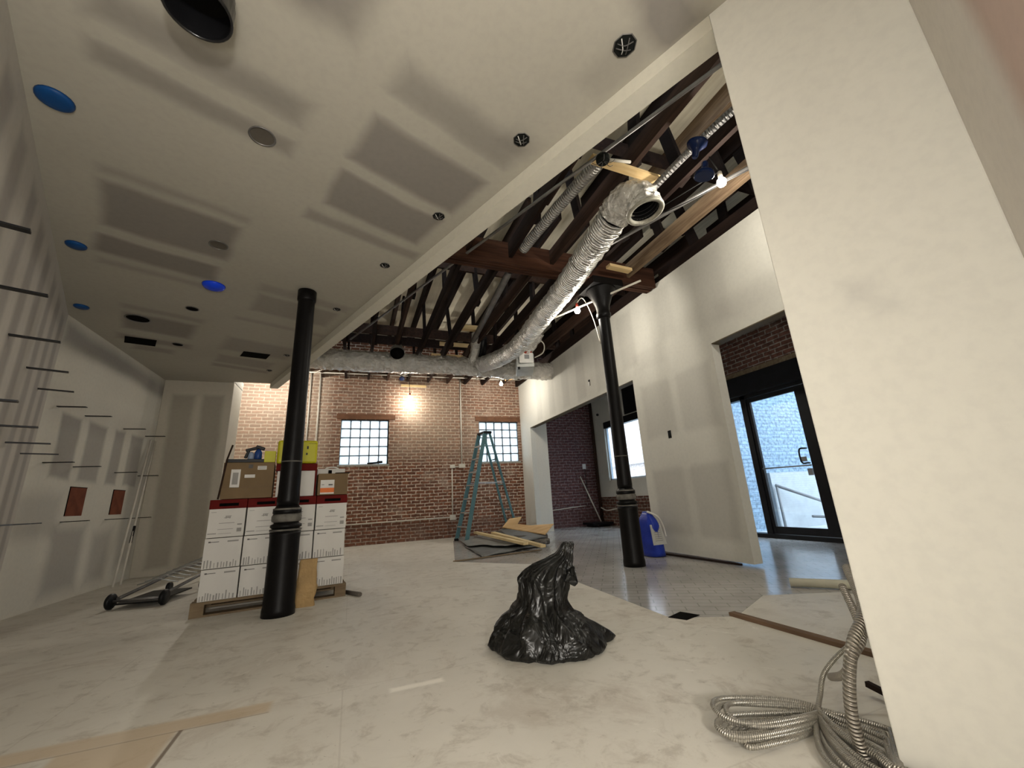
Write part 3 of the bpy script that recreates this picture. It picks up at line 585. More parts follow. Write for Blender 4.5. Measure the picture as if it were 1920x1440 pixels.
for i,(x) in enumerate((-.9,.95,2.85)): pipe([(x,9.72,3.81+.01*i),(x+.32,9.15,3.80+.01*i)],.012,['white pipe branch left of the foil duct outlet','white pipe branch near the blue sprinkler cap','white pipe branch beside the far lamp'][i],M_pipe)
jb=thing('ceiling_junction_box','round dark junction box hanging under the long pine board','junction box',(1.95,2.42,3.72))
obj('box',B().lathe([(.055,0),(.06,.01),(.06,.05),(.05,.06)],(1.95,2.42,3.69),18),M_outletblack,jb); obj('conduit',B().tube([(2.0,2.41,3.72),(2.22,2.38,3.73)],.014,8),M_pipe,jb)
for k in range(5): obj('wire',B().tube(smoothpath([(1.95,2.42,3.70),(1.95+.06*math.cos(k*1.4),2.42+.06*math.sin(k*1.4),3.66),(1.95+.1*math.cos(k*1.4),2.42+.1*math.sin(k*1.4),3.68)],3),.003,5),M_ink,jb)
def bluecap(c,d,r,label):
    R_=Vector(d).normalized().to_track_quat('Z','Y').to_matrix(); t=thing('sprinkler_cover',label,'cover',c)
    obj('cup',B().lathe([(.02,-.06),(.026,-.05),(.03,0),(r*.6,.02),(r,.05),(r*1.04,.075),(r*.98,.08)],c,24,R_),M_bluecoverg,t)
M_bluecoverg=plain('glossy blue plastic',(.003,.013,.065),.25,0,.2,5)
bluecap((2.59,2.0,3.60),(.1,-.3,.9),.08,'round blue plastic cap under the near joists, upper of two')
bluecap((2.70,2.04,3.49),(-.1,.2,-1),.08,'round blue plastic cap beside the lamp near the pier, lower of two')
bluecap((.98,9.70,3.80),(0,-.4,-.6),.06,'small blue sprinkler cap at the top of the brick wall')
# ================================================================ BULBS
names=['bright bare bulb near the foreground pier','bright bare bulb beside the flared column capital','bright bare bulb before the brick wall near the right corner','bare bulb with red socket hanging before the bright brick','bare bulb hidden beyond the end of the dropped ceiling','bare bulb above the hallway side of the pier']
for (p,w),nm in zip(BULBS,names):
    t=thing('work_bulb',nm,'lamp',p)
    obj('bulb',B().lathe([(.014,.05),(.018,.035),(.036,.012),(.042,-.012),(.032,-.042),(.0005,-.054)],p,16),M_bulb,t)
    obj('socket',B().lathe([(.017,.045),(.02,.05),(.02,.10),(.012,.11)],p,14),M_red if 'red' in nm else M_pipe,t)
    jx=min([x for x,a,b in JX if a<=p[1]<=b],key=lambda x:abs(x-p[0])); obj('cord',B().tube([(p[0],p[1],p[2]+.1),(jx,p[1],3.83)],.006,6),M_cable_b,t)
    l=lamp('bulb_light',(p[0],p[1],p[2]-.11),w,r=.045); ORG[l.name]=Vector((0,0,0))
pipe(smoothpath([(3.04,2.16,3.66),(2.85,2.9,3.70),(2.95,2.6,3.60),(3.3,1.9,3.6),(3.9,1.6,3.7)],5),.005,'black cord looping from the near lamp to the right',M_cable_b,'cord')
pipe(smoothpath([(2.93,4.66,3.53),(3.02,4.62,3.60),(3.14,4.60,3.3),(3.22,4.60,2.9)],5),.006,'white cord hanging beside the flared column capital',M_pipe,'cord')

# ================================================================ CEILING FITTINGS
def can(s,t,r,label,mt_in=None,ring=True):
    o=thing('recessed_light',label,'light',st(s,t,ZC)); c=st(s,t,ZC)
    obj('trim_ring',B().lathe([(r,-.001),(r*1.02,-.006),(r*.9,-.008),(r*.88,-.0015)],c,26,caps=False),M_steelpipe if ring else M_dark,o)
    obj('lens',B().lathe([(r*.88,-.003),(.0005,-.0028)],c,26),mt_in or M_dark,o)
canin=plain('dusty lamp lens',(.13,.115,.095),.4,.3)
can(.332,2.38,.072,'recessed light with pale lower rim, nearest the large black collar',canin)
can(.332,3.79,.068,'dark recessed light left of the first pair of light holes',canin)
can(.325,5.29,.062,'small dark recessed light just beyond the glossy blue cover')
can(-.095,5.92,.115,'wide dark recessed hole near the left wall and slot vents')
can(.322,6.61,.062,'smallest dark recessed light beside the left slot vent')
def cover(s,t,r,label,mt,dome):
    c=st(s,t,ZC); tag(obj('blue_light_cover',B().lathe([(r,-.001),(r*.97,-.012),(r*.8,-.02-dome*.6),(r*.4,-.024-dome),(.0005,-.025-dome)],c,22),mt),label,'cover')
cover(-.54,2.82,.078,'matte blue film over a ceiling light, nearest the camera on the left',M_bluecover,.0)
cover(-.525,4.48,.066,'matte blue film over a ceiling light, second along the left wall',M_bluecover,.0)
cover(-.54,5.88,.062,'matte blue film over a ceiling light at the left wall corner',M_bluecover,.0)
cover(.415,4.58,.098,'glossy bright blue cover over a ceiling light in mid ceiling',plain('glossy bright blue',(.01,.06,.75),.15),.02)
bigc=thing('duct_collar','large glossy black duct collar hanging through the ceiling','duct collar',st(-.045,1.78,2.95))
cc=st(-.045,1.72,0)
obj('collar',B().lathe([(.118,3.025),(.118,2.98),(.125,2.97),(.122,2.90),(.126,2.885),(.118,2.88),(.114,2.89),(.112,3.02)],cc,32,caps=False),M_blackgloss,bigc)
obj('inside',B().lathe([(.114,3.02),(.0005,3.021)],cc,32),M_dark,bigc)
hl=['octagonal wiring hole nearest the pier','wiring hole above the long header, second from the pier','wiring hole above the long header, third from the pier','wiring hole above the long header, fourth from the pier','small hole in the ceiling right of the top of the left column','wiring hole near the far end of the dropped ceiling','farthest wiring hole, just above the lit brick']
for (s,t,r),lb in zip(((1.545,.63,.058),(1.542,1.372,.052),(1.545,2.31,.047),(1.543,3.215,.045),(1.54,4.38,.042),(1.54,6.27,.042),(1.526,7.15,.042)),hl):
    o=thing('ceiling_wiring_hole',lb,'junction box',st(s,t,ZC)); c=st(s,t,ZC)
    obj('box',B().lathe([(r,-.004),(r*.9,-.005),(.0005,-.0045)],c,8),M_outletblack,o); obj('rim',B().lathe([(r,-.001),(r*1.07,-.006),(r*.98,-.007)],c,8,caps=False),M_steelpipe,o)
    for k in range(4):
        a=k*1.7+s*9; obj('wire',B().tube(smoothpath([c+Vector((r*.7*math.cos(a),r*.7*math.sin(a),-.006)),c+Vector((r*.2*math.cos(a+1),r*.2*math.sin(a+1),-.022)),c+Vector((r*.75*math.cos(a+2.4),r*.75*math.sin(a+2.4),-.008))],4),.0028,5),M_label if k==0 else M_ink,o)
def vent(s0,s1,t0,t1,label,k):
    o=thing('slot_vent',label,'vent',st((s0+s1)/2,(t0+t1)/2,ZC)); pts=[st(a,b,ZC-.004) for a,b in ((s0,t0),(s1,t0+k),(s1,t1+k),(s0,t1))]
    obj('opening',B().slab(pts,.003),M_dark,o)
vent(-.19,.11,6.62,6.88,'black rectangular vent opening beside the left wall',-.04)
vent(1.03,1.35,6.42,6.66,'black rectangular vent opening behind the left column top',-.06)
# ================================================================ LEFT WALL FITTINGS
def bracket(name_,a,b,label):
    tag(obj('shelf_bracket',B().bar(a,b,.035,.009),M_black),label,'bracket',None)
rows=((2.043,'top'),(1.45,'middle'),(.85,'bottom'))
G_='floating shelf brackets on the left wall'
for zi,(z,rn) in enumerate(rows):
    for j,y in enumerate((5.68,6.19,7.09,7.75)):
        if rn=='bottom' and j<1: continue
        o_=['nearest the wall corner','second from the wall corner','second from the boxed column','nearest the boxed column'][j]
        bracket('b',(-3.0,y,z),(-2.76,y,z),'%s-row black bracket, far left wall, %s'%(rn,o_))
    for j,t in enumerate((2.44,3.16,4.0,4.83,5.58)):
        o_=['first from the frame edge','second from the frame edge','middle of five','fourth from the frame edge','last before the wall corner'][j]
        a=st(-.65,t,z); b=st(-.42,t,z); bracket('b',a,b,'%s-row black bracket, near left wall, %s'%(rn,o_))
for (y0,y1),lb in (((6.22,6.54),'left of two brown rectangular openings low in the left wall'),((7.15,7.46),'right of two brown rectangular openings low in the left wall')):
    o=thing('wall_opening',lb,'opening',(-3.0,(y0+y1)/2,1.07)); obj('cavity',B().box(-3.0,y0,.91,-2.997,y1,1.225),M_redbrown,o); obj('edge',B().box(-3.0,y0-.006,1.225,-2.994,y1,1.233).box(-3.0,y0-.008,.91,-2.994,y0,1.23),M_dark,o)
lp=thing('leaning_poles','pair of thin grey poles leaning on the left wall by the boxed column','pole',(-2.8,7.3,0))
for (a,b,r) in (((-2.80,7.12,.012),(-2.97,7.87,2.0),.012),((-2.78,7.26,.012),(-2.965,8.0,2.0),.012)): obj('pole',B().tube([a,b],r,10),M_pipe,lp)
obj('dark_grip',B().tube([(-2.83,7.455,.52),(-2.847,7.535,.74)],.0165,10),M_black,lp)
# ================================================================ HAND CART lying
ct=thing('folded_cart','folded wire cart with black wheels lying on the floor by the boxed column','cart',(-2.1,6.2,0))
def P3(a,b,z): return Vector((-2.13,5.50,0))+Vector((.18,1.0,0)).normalized()*a+Vector((1,-.18,0)).normalized()*b+Vector((0,0,z))
for s in (0,.38): obj('rail',B().tube([P3(.05,s,.09),P3(1.0,s,.20),P3(1.9,s,.24)],.016,10),M_steelpipe,ct)
for k in range(14): obj('wire_rung',B().tube([P3(0.3+k*.12,0,.17+k*.012),P3(0.3+k*.12,.19,.215+k*.012),P3(0.3+k*.12,.38,.17+k*.012)],.006,6),M_alu,ct)
for b_ in (-.04,.42): obj('wheel',B().lathe([(.02,-.02),(.062,-.02),(.072,-.01),(.072,.01),(.062,.02),(.02,.02)],P3(.02,b_,.073),22,Vector((1,-.18,0)).to_track_quat('Z','Y').to_matrix()),M_black,ct)
obj('axle',B().tube([P3(.02,-.04,.073),P3(.02,.42,.073)],.012,8),M_steelpipe,ct)
for b_ in (.02,.36): obj('caster',B().lathe([(.02,-.015),(.05,-.015),(.05,.015),(.02,.015)],P3(.85,b_,.05),16,Vector((1,-.18,0)).to_track_quat('Z','Y').to_matrix()),M_black,ct)
obj('base_plate',B().slab([P3(.0,.0,.05),P3(.6,.0,.06),P3(.6,.38,.06),P3(.0,.38,.05)],.012),M_black,ct)
obj('handle',B().tube(smoothpath([P3(1.85,0,.24),P3(2.1,.05,.3),P3(2.1,.33,.3),P3(1.85,.38,.24)],6),.014,10),M_alu,ct)
# ================================================================ PALLET AND CARTONS
RP=math.radians(7.0); PO=Vector((-1.23,4.575,0))
def pl(u,v,z=0): return PO+Vector((math.cos(RP)*u-math.sin(RP)*v, math.sin(RP)*u+math.cos(RP)*v, z))
RM=Matrix.Rotation(RP,3,'Z')
pt=thing('pallet','wooden pallet under the stack of white cartons','pallet',tuple(pl(.6,.5)))
def pb(u0,v0,z0,u1,v1,z1): return B().obox(pl((u0+u1)/2,(v0+v1)/2,(z0+z1)/2),(u1-u0,v1-v0,z1-z0),RM)
for k in range(6): obj('deck_board',pb(-.02,.0+k*.178,.098,1.22,.11+k*.178,.118),M_pallet,pt)
for v in (.0,.44,.89): obj('bottom_board',pb(-.02,v,0,1.22,v+.11,.016),M_pallet,pt)
for u in (-.02,.53,1.12):
    for v in (.0,.44,.89): obj('block',pb(u,v,.016,u+.10,v+.11,.098),M_pallet,pt)
def carton(u,v,z,w,d,h,label,kind):
    t=thing('carton',label,'box',tuple(pl(u+w/2,v+d/2,z)),None)
    if kind=='lid':
        bd=obj('body',pb(u,v,z,u+w,v+d,z+h*.76),M_white,t,bevel=.003); ld=obj('lid',pb(u-.004,v-.004,z+h*.75,u+w+.004,v+d+.004,z+h),M_maroon,t,bevel=.004)
        obj('handle_hole',pb(u+w*.25,v-.006,z+h*.82,u+w*.78,v-.0045,z+h*.9),M_dark,ld)
        bt_=v-.0012; g=B()
        def q(a,b,c,d_): g.obox(pl(u+w*(a+c)/2,bt_,z+h*(b+d_)/2),(w*(c-a),.0014,h*(d_-b)),RM)
        for a in (0,1,2): q(.46+.05*a,.49+.015*(a%2),.49+.05*a,.56)
        q(.42,.50,.60,.515); q(.46,.545,.62,.56); q(.30,.36,.72,.375); q(.28,.20,.70,.213); q(.03,.09,.26,.115); q(.8,.12,.93,.22); q(.8,.30,.93,.335); q(.06,.66,.2,.672); q(.3,.09,.66,.10)
        obj('print',g,M_inkl,bd)
    else:
        bd=obj('body',pb(u,v,z,u+w,v+d,z+h),M_white,t,bevel=.003); g=B(); g2=B(); rnd=random.Random(int(u*1000+z*100))
        def q(gg,a,b,c,d_): gg.obox(pl(u+w*(a+c)/2,v-.0012,z+h*(b+d_)/2),(w*(c-a),.0014,h*(d_-b)),RM)
        x=.05
        while x<.95:
            wd=rnd.uniform(.018,.04); q(g2,x,.02,x+wd,rnd.uniform(.16,.30)); x+=wd+rnd.uniform(.03,.07)
        q(g,.10,.855,.16,.90); q(g,.16,.865,.38,.885); q(g2,.60,.85,.90,.90)
        obj('print',g,M_ink,bd); obj('print_pattern',g2,M_inkl,bd)
    return t
colu=(0.02,.315,.61,.905)
cn=['leftmost','second from left','third from left, behind the iron column','rightmost']
for r_,v in enumerate((.02,.52)):
    for j,u in enumerate(colu):
        rw_='front' if r_==0 else 'rear'
        if r_==1 and j<3: 
            continue
        off=(0.0,.012,.035)
        carton(u,v,.118,.285,.40,.255,'bottom-tier white carton, %s of the %s row'%(cn[j],rw_),'drip')
        carton(u-.004,v+.006,.379,.285,.40,.255,'middle-tier white carton, %s of the %s row'%(cn[j],rw_),'drip')
        carton(u,v-.002,.640,.283,.40,.33,'maroon-lidded white carton, %s of the %s row'%(cn[j],rw_),'lid')
ZK=.973
kb=thing('cardboard_box','large brown cardboard box on top of the two left lidded cartons','box',tuple(pl(.3,.2,ZK)))
obj('body',pb(.085,.0,ZK,.50,.36,ZK+.335),M_kraft,kb,bevel=.004)
obj('tape',pb(.085,-.002,ZK+.10,.50,-.0005,ZK+.105),plain('tape line',(.16,.10,.05),.5),kb)
for a,b_,c_,d_ in ((.15,.10,.225,.27),(.36,.265,.435,.30),(.26,.19,.345,.22)): obj('shipping_label',pb(a,-.002,ZK+b_,c_,-.0005,ZK+d_),M_label,kb)
g=pb(.165,-.004,ZK+.13,.21,-.0022,ZK+.24); obj('label_print',g,M_inkl,kb)
for b_ in (.275,.288): obj('label_print',pb(.365,-.004,ZK+b_,.43,-.0022,ZK+b_+.004),M_ink,kb)
obj('sticker',pb(.285,-.003,ZK+.28,.32,-.0008,ZK+.315),M_ink,kb)
tr=thing('black_tray','black tray with upright rod on the brown cardboard box','tray',tuple(pl(.25,.2,ZK+.335)))
obj('tray',pb(.10,.02,ZK+.336,.42,.34,ZK+.37),M_black,tr,bevel=.004); obj('rod',B().tube([pl(.075,-.01,ZK+.0),pl(.105,-.01,ZK+.36),pl(.135,.0,ZK+.50)],.008,8),M_joist2,tr)
sp=thing('spray_bottles','blue and black spray gun tool standing on the black tray','tool',tuple(pl(.33,.1,ZK+.37)))
obj('body',B().lathe([(.028,0),(.034,.01),(.034,.07),(.02,.095),(.012,.11)],pl(.345,.10,ZK+.371),16),M_bluep,sp)
obj('clear_cup',B().lathe([(.024,0),(.028,.01),(.026,.06),(.01,.075)],pl(.285,.09,ZK+.371),16),plain('pale blue cup',(.25,.3,.4),.3),sp)
g=B(); g.obox(pl(.30,.08,ZK+.475),(.13,.035,.028),RM@Matrix.Rotation(-.3,3,'Y')); g.obox(pl(.36,.08,ZK+.485),(.08,.04,.03),RM@Matrix.Rotation(.35,3,'Y')); g.obox(pl(.255,.08,ZK+.43),(.025,.03,.10),RM@Matrix.Rotation(.3,3,'Y')); obj('trigger_head',g,M_black,sp,bevel=.006)
yb=thing('yellow_box','small yellow box on the brown cardboard box beside the spray tool','box',tuple(pl(.46,.1,ZK+.336)))
obj('body',pb(.405,.0,ZK+.336,.50,.12,ZK+.445),M_yellow,yb,bevel=.003)
yc_=thing('yellow_case','tall yellow case half hidden behind the left iron column','case',tuple(pl(.7,.2,ZK+.30)))
obj('body',pb(.51,.03,ZK+.325,.875,.22,ZK+.56),M_yellow,yc_,bevel=.02)
obj('latch',pb(.775,.022,ZK+.47,.79,.03,ZK+.50),M_black,yc_); obj('latch',pb(.77,.022,ZK+.41,.785,.03,ZK+.43),M_black,yc_)
obj('panel_line',pb(.79,.026,ZK+.525,.865,.03,ZK+.53),plain('yellow seam',(.25,.22,.01),.5),yc_)
for i,(u,lb) in enumerate(((.61,'white carton with maroon lid standing fourth tier high behind the left iron column'),)): 
    t=thing('carton',lb,'box',tuple(pl(u+.13,.2,ZK)))
    obj('body',pb(.53,.03,ZK,.868,.38,ZK+.25),M_white,t,bevel=.003); obj('lid',pb(.515,.02,ZK+.25,.885,.39,ZK+.32),M_maroon,t,bevel=.003); obj('band',pb(.868,.028,ZK,.885,.37,ZK+.25),M_maroon,t)
ob=thing('cardboard_box','brown cardboard box with white and orange label on the rightmost carton','box',tuple(pl(1.0,.1,ZK)))
obj('body',pb(.90,.0,ZK,1.185,.26,ZK+.215),M_kraft,ob,bevel=.003); obj('label_white',pb(.925,-.003,ZK+.01,1.055,-.0005,ZK+.15),M_label,ob); obj('label_orange',pb(.925,-.005,ZK+.025,1.055,-.003,ZK+.07),M_orange,ob)
obj('label_print',pb(1.0,-.005,ZK+.095,1.04,-.003,ZK+.107),M_ink,ob); obj('label_print',pb(.935,-.005,ZK+.10,.96,-.003,ZK+.105),M_ink,ob)
obj('flap',B().slab([pl(1.06,-.01,ZK+.222),pl(1.20,-.015,ZK+.226),pl(1.20,.10,ZK+.222),pl(1.06,.10,ZK+.218)],.006),M_joist,ob)
wb_=thing('white_case','white carton with a carry handle behind the orange labelled box','case',tuple(pl(1.05,.4,ZK)))
obj('body',pb(.90,.27,ZK,1.18,.44,ZK+.285),M_white,wb_,bevel=.004); obj('handle',B().tube(smoothpath([pl(.98,.35,ZK+.285),pl(1.02,.35,ZK+.305),pl(1.08,.35,ZK+.305),pl(1.12,.35,ZK+.285)],5),.008,8),M_label,wb_); obj('spout',pb(1.01,.262,ZK+.215,1.045,.27,ZK+.27),M_dark,wb_)
# brown paper bag in front of the pallet, rod beside it
pbag=thing('paper_bag','brown paper bag standing between the left iron column and the pallet','bag',(-.35,4.50,0))
g=B(); W_=.085; Dp=.05; rings=[]
for i in range(14):
    z=i*.395/13; tp=1-.15*(z/.4)**2; rr_=[]
    for k in range(24):
        a=2*PI*k/24; ca,sa=math.cos(a),math.sin(a); e=.45
        x=W_*tp*math.copysign(abs(ca)**e,ca); y=Dp*(1-.35*z/.4)*math.copysign(abs(sa)**e,sa)
        n_=noise.noise(Vector((x*14,y*14,z*11)))*.02; rr_.append(g.b.verts.new((-.36+x*(1+n_*7)+.02*z+n_*.5*(i%3-1),4.50+y*(1+n_*10)+.03*z,z)))
    rings.append(rr_)
for i in range(13):
    for k in range(24): g.b.faces.new((rings[i][k],rings[i][(k+1)%24],rings[i+1][(k+1)%24],rings[i+1][k]))
g.b.faces.new(rings[0][::-1]); g.b.faces.new(rings[-1]); obj('bag_body',g,M_paperbag,pbag)
tag(obj('rod',B().tube([(-.02,4.86,.012),(.115,4.60,.02)],.02,12),plain('grey brown rod',(.11,.095,.08),.6)),'short dark rod end sticking out right of the pallet','rod')
# ================================================================ BRICK WALL PIPES
def conduit(pts,label,r=.014): tag(obj('wall_conduit',B().tube(pts,r,10),M_pipe),label,'pipe')
yw=BY-.02
conduit([(-1.03,yw,1.2),(-1.03,yw,3.9)],'left of two tall white pipes on the brick wall above the yellow case',.016)
conduit([(-.83,yw,1.2),(-.83,yw,3.9)],'right of two tall white pipes on the brick wall above the yellow case',.018)
conduit([(2.52,yw,1.70),(2.52,yw,3.95)],'tall white pipe dropping to a junction box left of the ladder',.018)
conduit([(2.27,yw,.47),(2.27,yw,1.62)],'thin white pipe below the junction boxes left of the ladder')
conduit([(-.2,yw,.455),(2.27,yw,.47)],'low white pipe running along the bottom of the brick wall')
jx=thing('junction_boxes','pair of white junction boxes on the brick wall left of the ladder','junction box',(2.4,yw,1.68))
obj('box',B().box(2.44,yw-.04,1.62,2.60,yw+.02,1.72),M_pipe,jx,bevel=.004); obj('box',B().box(2.22,yw-.03,1.62,2.34,yw+.02,1.70),M_pipe,jx,bevel=.004); obj('link',B().tube([(2.3,yw,1.66),(2.5,yw,1.66)],.012,8),M_pipe,jx)
tag(obj('socket_box',B().box(2.20,yw-.03,.40,2.34,yw+.02,.52),M_pipe,bevel=.004),'white socket box at the end of the low pipe','junction box')
tag(obj('caulk_gun',B().tube([(.28,BY+.02,WZ0+.02),(.62,BY+.02,WZ0+.045)],.022,10).obox((.56,BY+.02,WZ0+.06),(.12,.03,.03)),M_black),'black tool lying on the sill of the left glass block window','tool')
# ================================================================ ALCOVE
conduit([(4.62,yw,.44),(5.95,yw,.52)],'low white pipe on the dark alcove brick',.012)
aw=thing('alcove_outlet','white outlet with black cord on the alcove brick','outlet',(6.02,yw,1.5))
obj('plate',B().box(5.97,yw-.02,1.50,6.07,yw+.02,1.64),M_whitemetal,aw,bevel=.003); obj('cord',B().tube([(6.02,yw-.015,1.5),(6.04,yw-.015,.7)],.009,8),M_cable_b,aw)
tag(obj('broom_handle',B().tube([(5.86,BY-.03,1.30),(6.18,9.75,.10)],.017,10),M_pipe),'pale broom handle leaning on the alcove brick','pole')
tag(obj('dolly_board',B().box(5.75,9.45,.05,6.36,9.98,.10).box(5.82,9.5,.0,5.90,9.9,.05).box(6.2,9.5,.0,6.28,9.9,.05),M_black),'black low board on the floor in the alcove corner','dolly')
tag(obj('corner_pipe',B().tube([(6.34,9.95,.1),(6.34,9.95,3.6)],.04,12),M_joist2),'dark vertical pipe in the alcove corner','pipe')
tag(obj('small_dark_ball',B().lathe([(.0005,-.04),(.035,-.02),(.04,0),(.03,.03),(.0005,.04)],(6.33,9.6,2.95),12),M_black),'small black fitting high on the alcove wall','fitting')
tag(obj('coiled_hose',B().tube(smoothpath([(6.32,9.9,.45),(6.3,9.6,.38),(6.33,9.2,.42),(6.33,8.7,.40)],6),.015,8),M_pipe),'pale hose along the brick base in the alcove','hose')
# ================================================================ RIGHT WALL FITTINGS
def rbox(y,z,w,h,label,cat='junction box'):
    x=rwx(y); o=thing('outlet_opening',label,cat,(x,y,z)); obj('opening',B().box(x-.004,y-w/2,z-h/2,x+.004,y+w/2,z+h/2),M_outletblack,o); return o
rbox(4.43,1.57,.06,.105,'dark outlet opening in the right wall panel beside the entrance')
o=rbox(6.36,2.86,.055,.12,'small outlet opening high on the right wall above the alcove'); 
obj('cover_half',B().box(rwx(6.36)-.008,6.35,2.80,rwx(6.36)-.004,6.39,2.88),M_whitemetal,o)
# blue bag of compound behind the right column
bb=thing('blue_bag','blue and white sack leaning on the right wall behind the right column','bag',(3.80,4.86,0))
g=B(); rings=[]
for i in range(12):
    z=i*.56/11; fr=z/.56; w_=.17*(1-.15*fr**2)*(1-.55*max(0,fr-.75)/.25); d_=.10*(1-.3*fr)*(1-.7*max(0,fr-.8)/.2)
    rr_=[]
    for k in range(24):
        a=2*PI*k/24; e=.6; x=d_*math.copysign(abs(math.cos(a))**e,math.cos(a)); y=w_*math.copysign(abs(math.sin(a))**e,math.sin(a))
        n_=noise.noise(Vector((x*9,y*9,z*9)))*.02; rr_.append(g.b.verts.new((3.80+x*1.1+n_-.03*fr+ .0,4.80+y+n_,z+.003)))
    rings.append(rr_)
for i in range(11):
    for k in range(24): f=g.b.faces.new((rings[i][k],rings[i][(k+1)%24],rings[i+1][(k+1)%24],rings[i+1][k])); f.smooth=True
g.b.faces.new(rings[0][::-1]); g.b.faces.new(rings[-1]); obj('sack',g,plain('blue sack plastic',(.02,.045,.36),.3,0,.2,7,.4),bb)
obj('white_panel',B().hull8([(3.69,4.625,.15),(3.90,4.625,.15),(3.90,4.64,.15),(3.69,4.64,.15),(3.70,4.66,.40),(3.86,4.66,.40),(3.86,4.675,.40),(3.70,4.675,.40)]),plain('sack print panel',(.5,.5,.48),.4),bb)
g=B(); [g.obox((3.79,4.624+.0014*0+ (z-.15)*.14-.001,z),(.12,.002,.006)) for z in (.2,.225,.25,.275,.3,.325,.35)]; obj('sack_print',g,M_inkl,bb)
obj('white_edge',B().tube(smoothpath([(3.72,4.72,.565),(3.83,4.66,.50),(3.90,4.66,.38),(3.93,4.66,.24)],5),.014,8),M_label,bb)
tag(obj('trim_offcut',B().bar((3.93,4.95,.01),(4.0,3.6,.01),.02,.02),M_joist),'thin dark offcut on the floor along the right wall panel','offcut')
# ================================================================ LADDER
la=thing('step_ladder','tall blue green fibreglass step ladder before the right glass block window','ladder',(2.75,9.0,0))
wd=Vector((-.16,.99,0)); TOP=Vector((2.83,9.1,2.31))
def foot(x,y,s,half): return Vector((x,y,0))+wd*half*s
fr_=[(foot(2.2,8.98,s,.27),TOP+wd*.16*s+Vector((-.06,0,0))) for s in (-1,1)]
re_=[(foot(3.68,9.74,s,.22),TOP+wd*.15*s+Vector((.06,0,0))) for s in (-1,1)]
for a,b in fr_: obj('front_rail',B().bar(a,b,.085,.03,wd),M_tealfg,la)
for a,b in re_: obj('rear_rail',B().bar(a,b,.05,.03,wd),M_tealfg,la)
for k in range(1,8):
    f=k/8; a=fr_[0][0].lerp(fr_[0][1],f); b=fr_[1][0].lerp(fr_[1][1],f); obj('step',B().bar(a,b,.09,.025),M_alu,la)
for k in (2,4,6):
    f=k/8; a=re_[0][0].lerp(re_[0][1],f); b=re_[1][0].lerp(re_[1][1],f); obj('rear_brace',B().bar(a,b,.03,.02),M_tealfg,la)
for s in (0,1): a=fr_[s][0].lerp(fr_[s][1],.52); b=re_[s][0].lerp(re_[s][1],.52); obj('spreader',B().bar(a,b,.02,.012),M_alu,la)
obj('top_cap',B().obox(TOP+Vector((0,0,.02)),(.20,.40,.06),Matrix.Rotation(.16,3,'Z')),M_black,la,bevel=.015)
for a,b in fr_+re_: obj('foot',B().obox(a+Vector((0,0,.025)),(.09,.05,.05)),M_black,la)
# ================================================================ SHEETING AND LUMBER
def sheet(name,pts,mt,label,th=.004,amp=.02,n=14):
    """quad sheet with ripples, pts = 4 corners"""
    a,b,c,d=[Vector(p) for p in pts]; g=B(); G=[]
    for i in range(n+1):
        r=[]
        for j in range(n+1):
            u,v=i/n,j/n; p=(a*(1-u)+b*u)*(1-v)+(d*(1-u)+c*u)*v
            p.z=max(.003,p.z)+amp*abs(noise.noise(Vector((p.x*3,p.y*1.5,1.7)))); r.append(p)
        G.append(r)
    top=[[g.b.verts.new(p) for p in r] for r in G]; lo=[[g.b.verts.new(p-Vector((0,0,th))) for p in r] for r in G]
    for i in range(n):
        for j in range(n):
            f=g.b.faces.new((top[i][j],top[i+1][j],top[i+1][j+1],top[i][j+1])); f.smooth=True
            g.b.faces.new((lo[i][j],lo[i][j+1],lo[i+1][j+1],lo[i+1][j]))
    for i in range(n):
        g.b.faces.new((top[i][0],lo[i][0],lo[i+1][0],top[i+1][0])); g.b.faces.new((top[i][n],top[i+1][n],lo[i+1][n],lo[i][n]))
        g.b.faces.new((top[0][i],top[0][i+1],lo[0][i+1],lo[0][i])); g.b.faces.new((top[n][i],lo[n][i],lo[n][i+1],top[n][i+1]))
    return tag(obj(name,g,mt),label,'sheeting')
sheet('plastic_sheet',[(2.0,7.9,.006),(1.87,6.33,.006),(3.10,6.85,.02),(2.65,9.3,.03)],M_tarpd,'dark grey plastic sheeting spread on the floor under the lumber',amp=.04)
sheet('plastic_sheet',[(2.2,9.3,.04),(2.0,7.7,.04),(2.75,6.55,.07),(2.75,8.9,.09)],M_tarp,'pale grey plastic sheeting crumpled over the dark one below the pine boards',amp=.05)
sheet('plastic_sheet',[(2.95,8.65,.20),(2.66,6.9,.10),(3.26,6.95,.14),(3.05,8.45,.25)],M_tarpd,'dark grey folded sheet between pine boards and plywood',amp=.02)
block((2.50,8.9,.165),(2.60,6.35,.13),.089,.038,'longer pale pine board lying on the plastic sheeting',M_pine_y)
block((2.66,8.2,.185),(2.76,6.05,.105),.089,.038,'shorter pale pine board beside the longer one on the sheeting',M_pine_y)
g=B(); g.slab([(2.97,8.5,.26),(3.39,9.2,.38),(3.63,9.04,.41),(3.29,8.45,.3),(3.41,8.01,.28),(3.54,7.86,.29),(3.75,7.65,.3),(3.29,7.09,.18)],.018); tag(obj('plywood_sheet',g,M_ply),'notched yellow plywood sheet on top of the lumber pile','plywood')
g=B(); g.box(2.85,7.3,.05,3.45,8.8,.16); g.box(3.0,6.9,.02,3.3,7.4,.12); tag(obj('rubble_pile',g,plain('dusty scrap',(.12,.11,.10),.8,0,.4,9,.5),bevel=.03),'dark scrap heaped under the plywood sheet','scrap')
g=B()
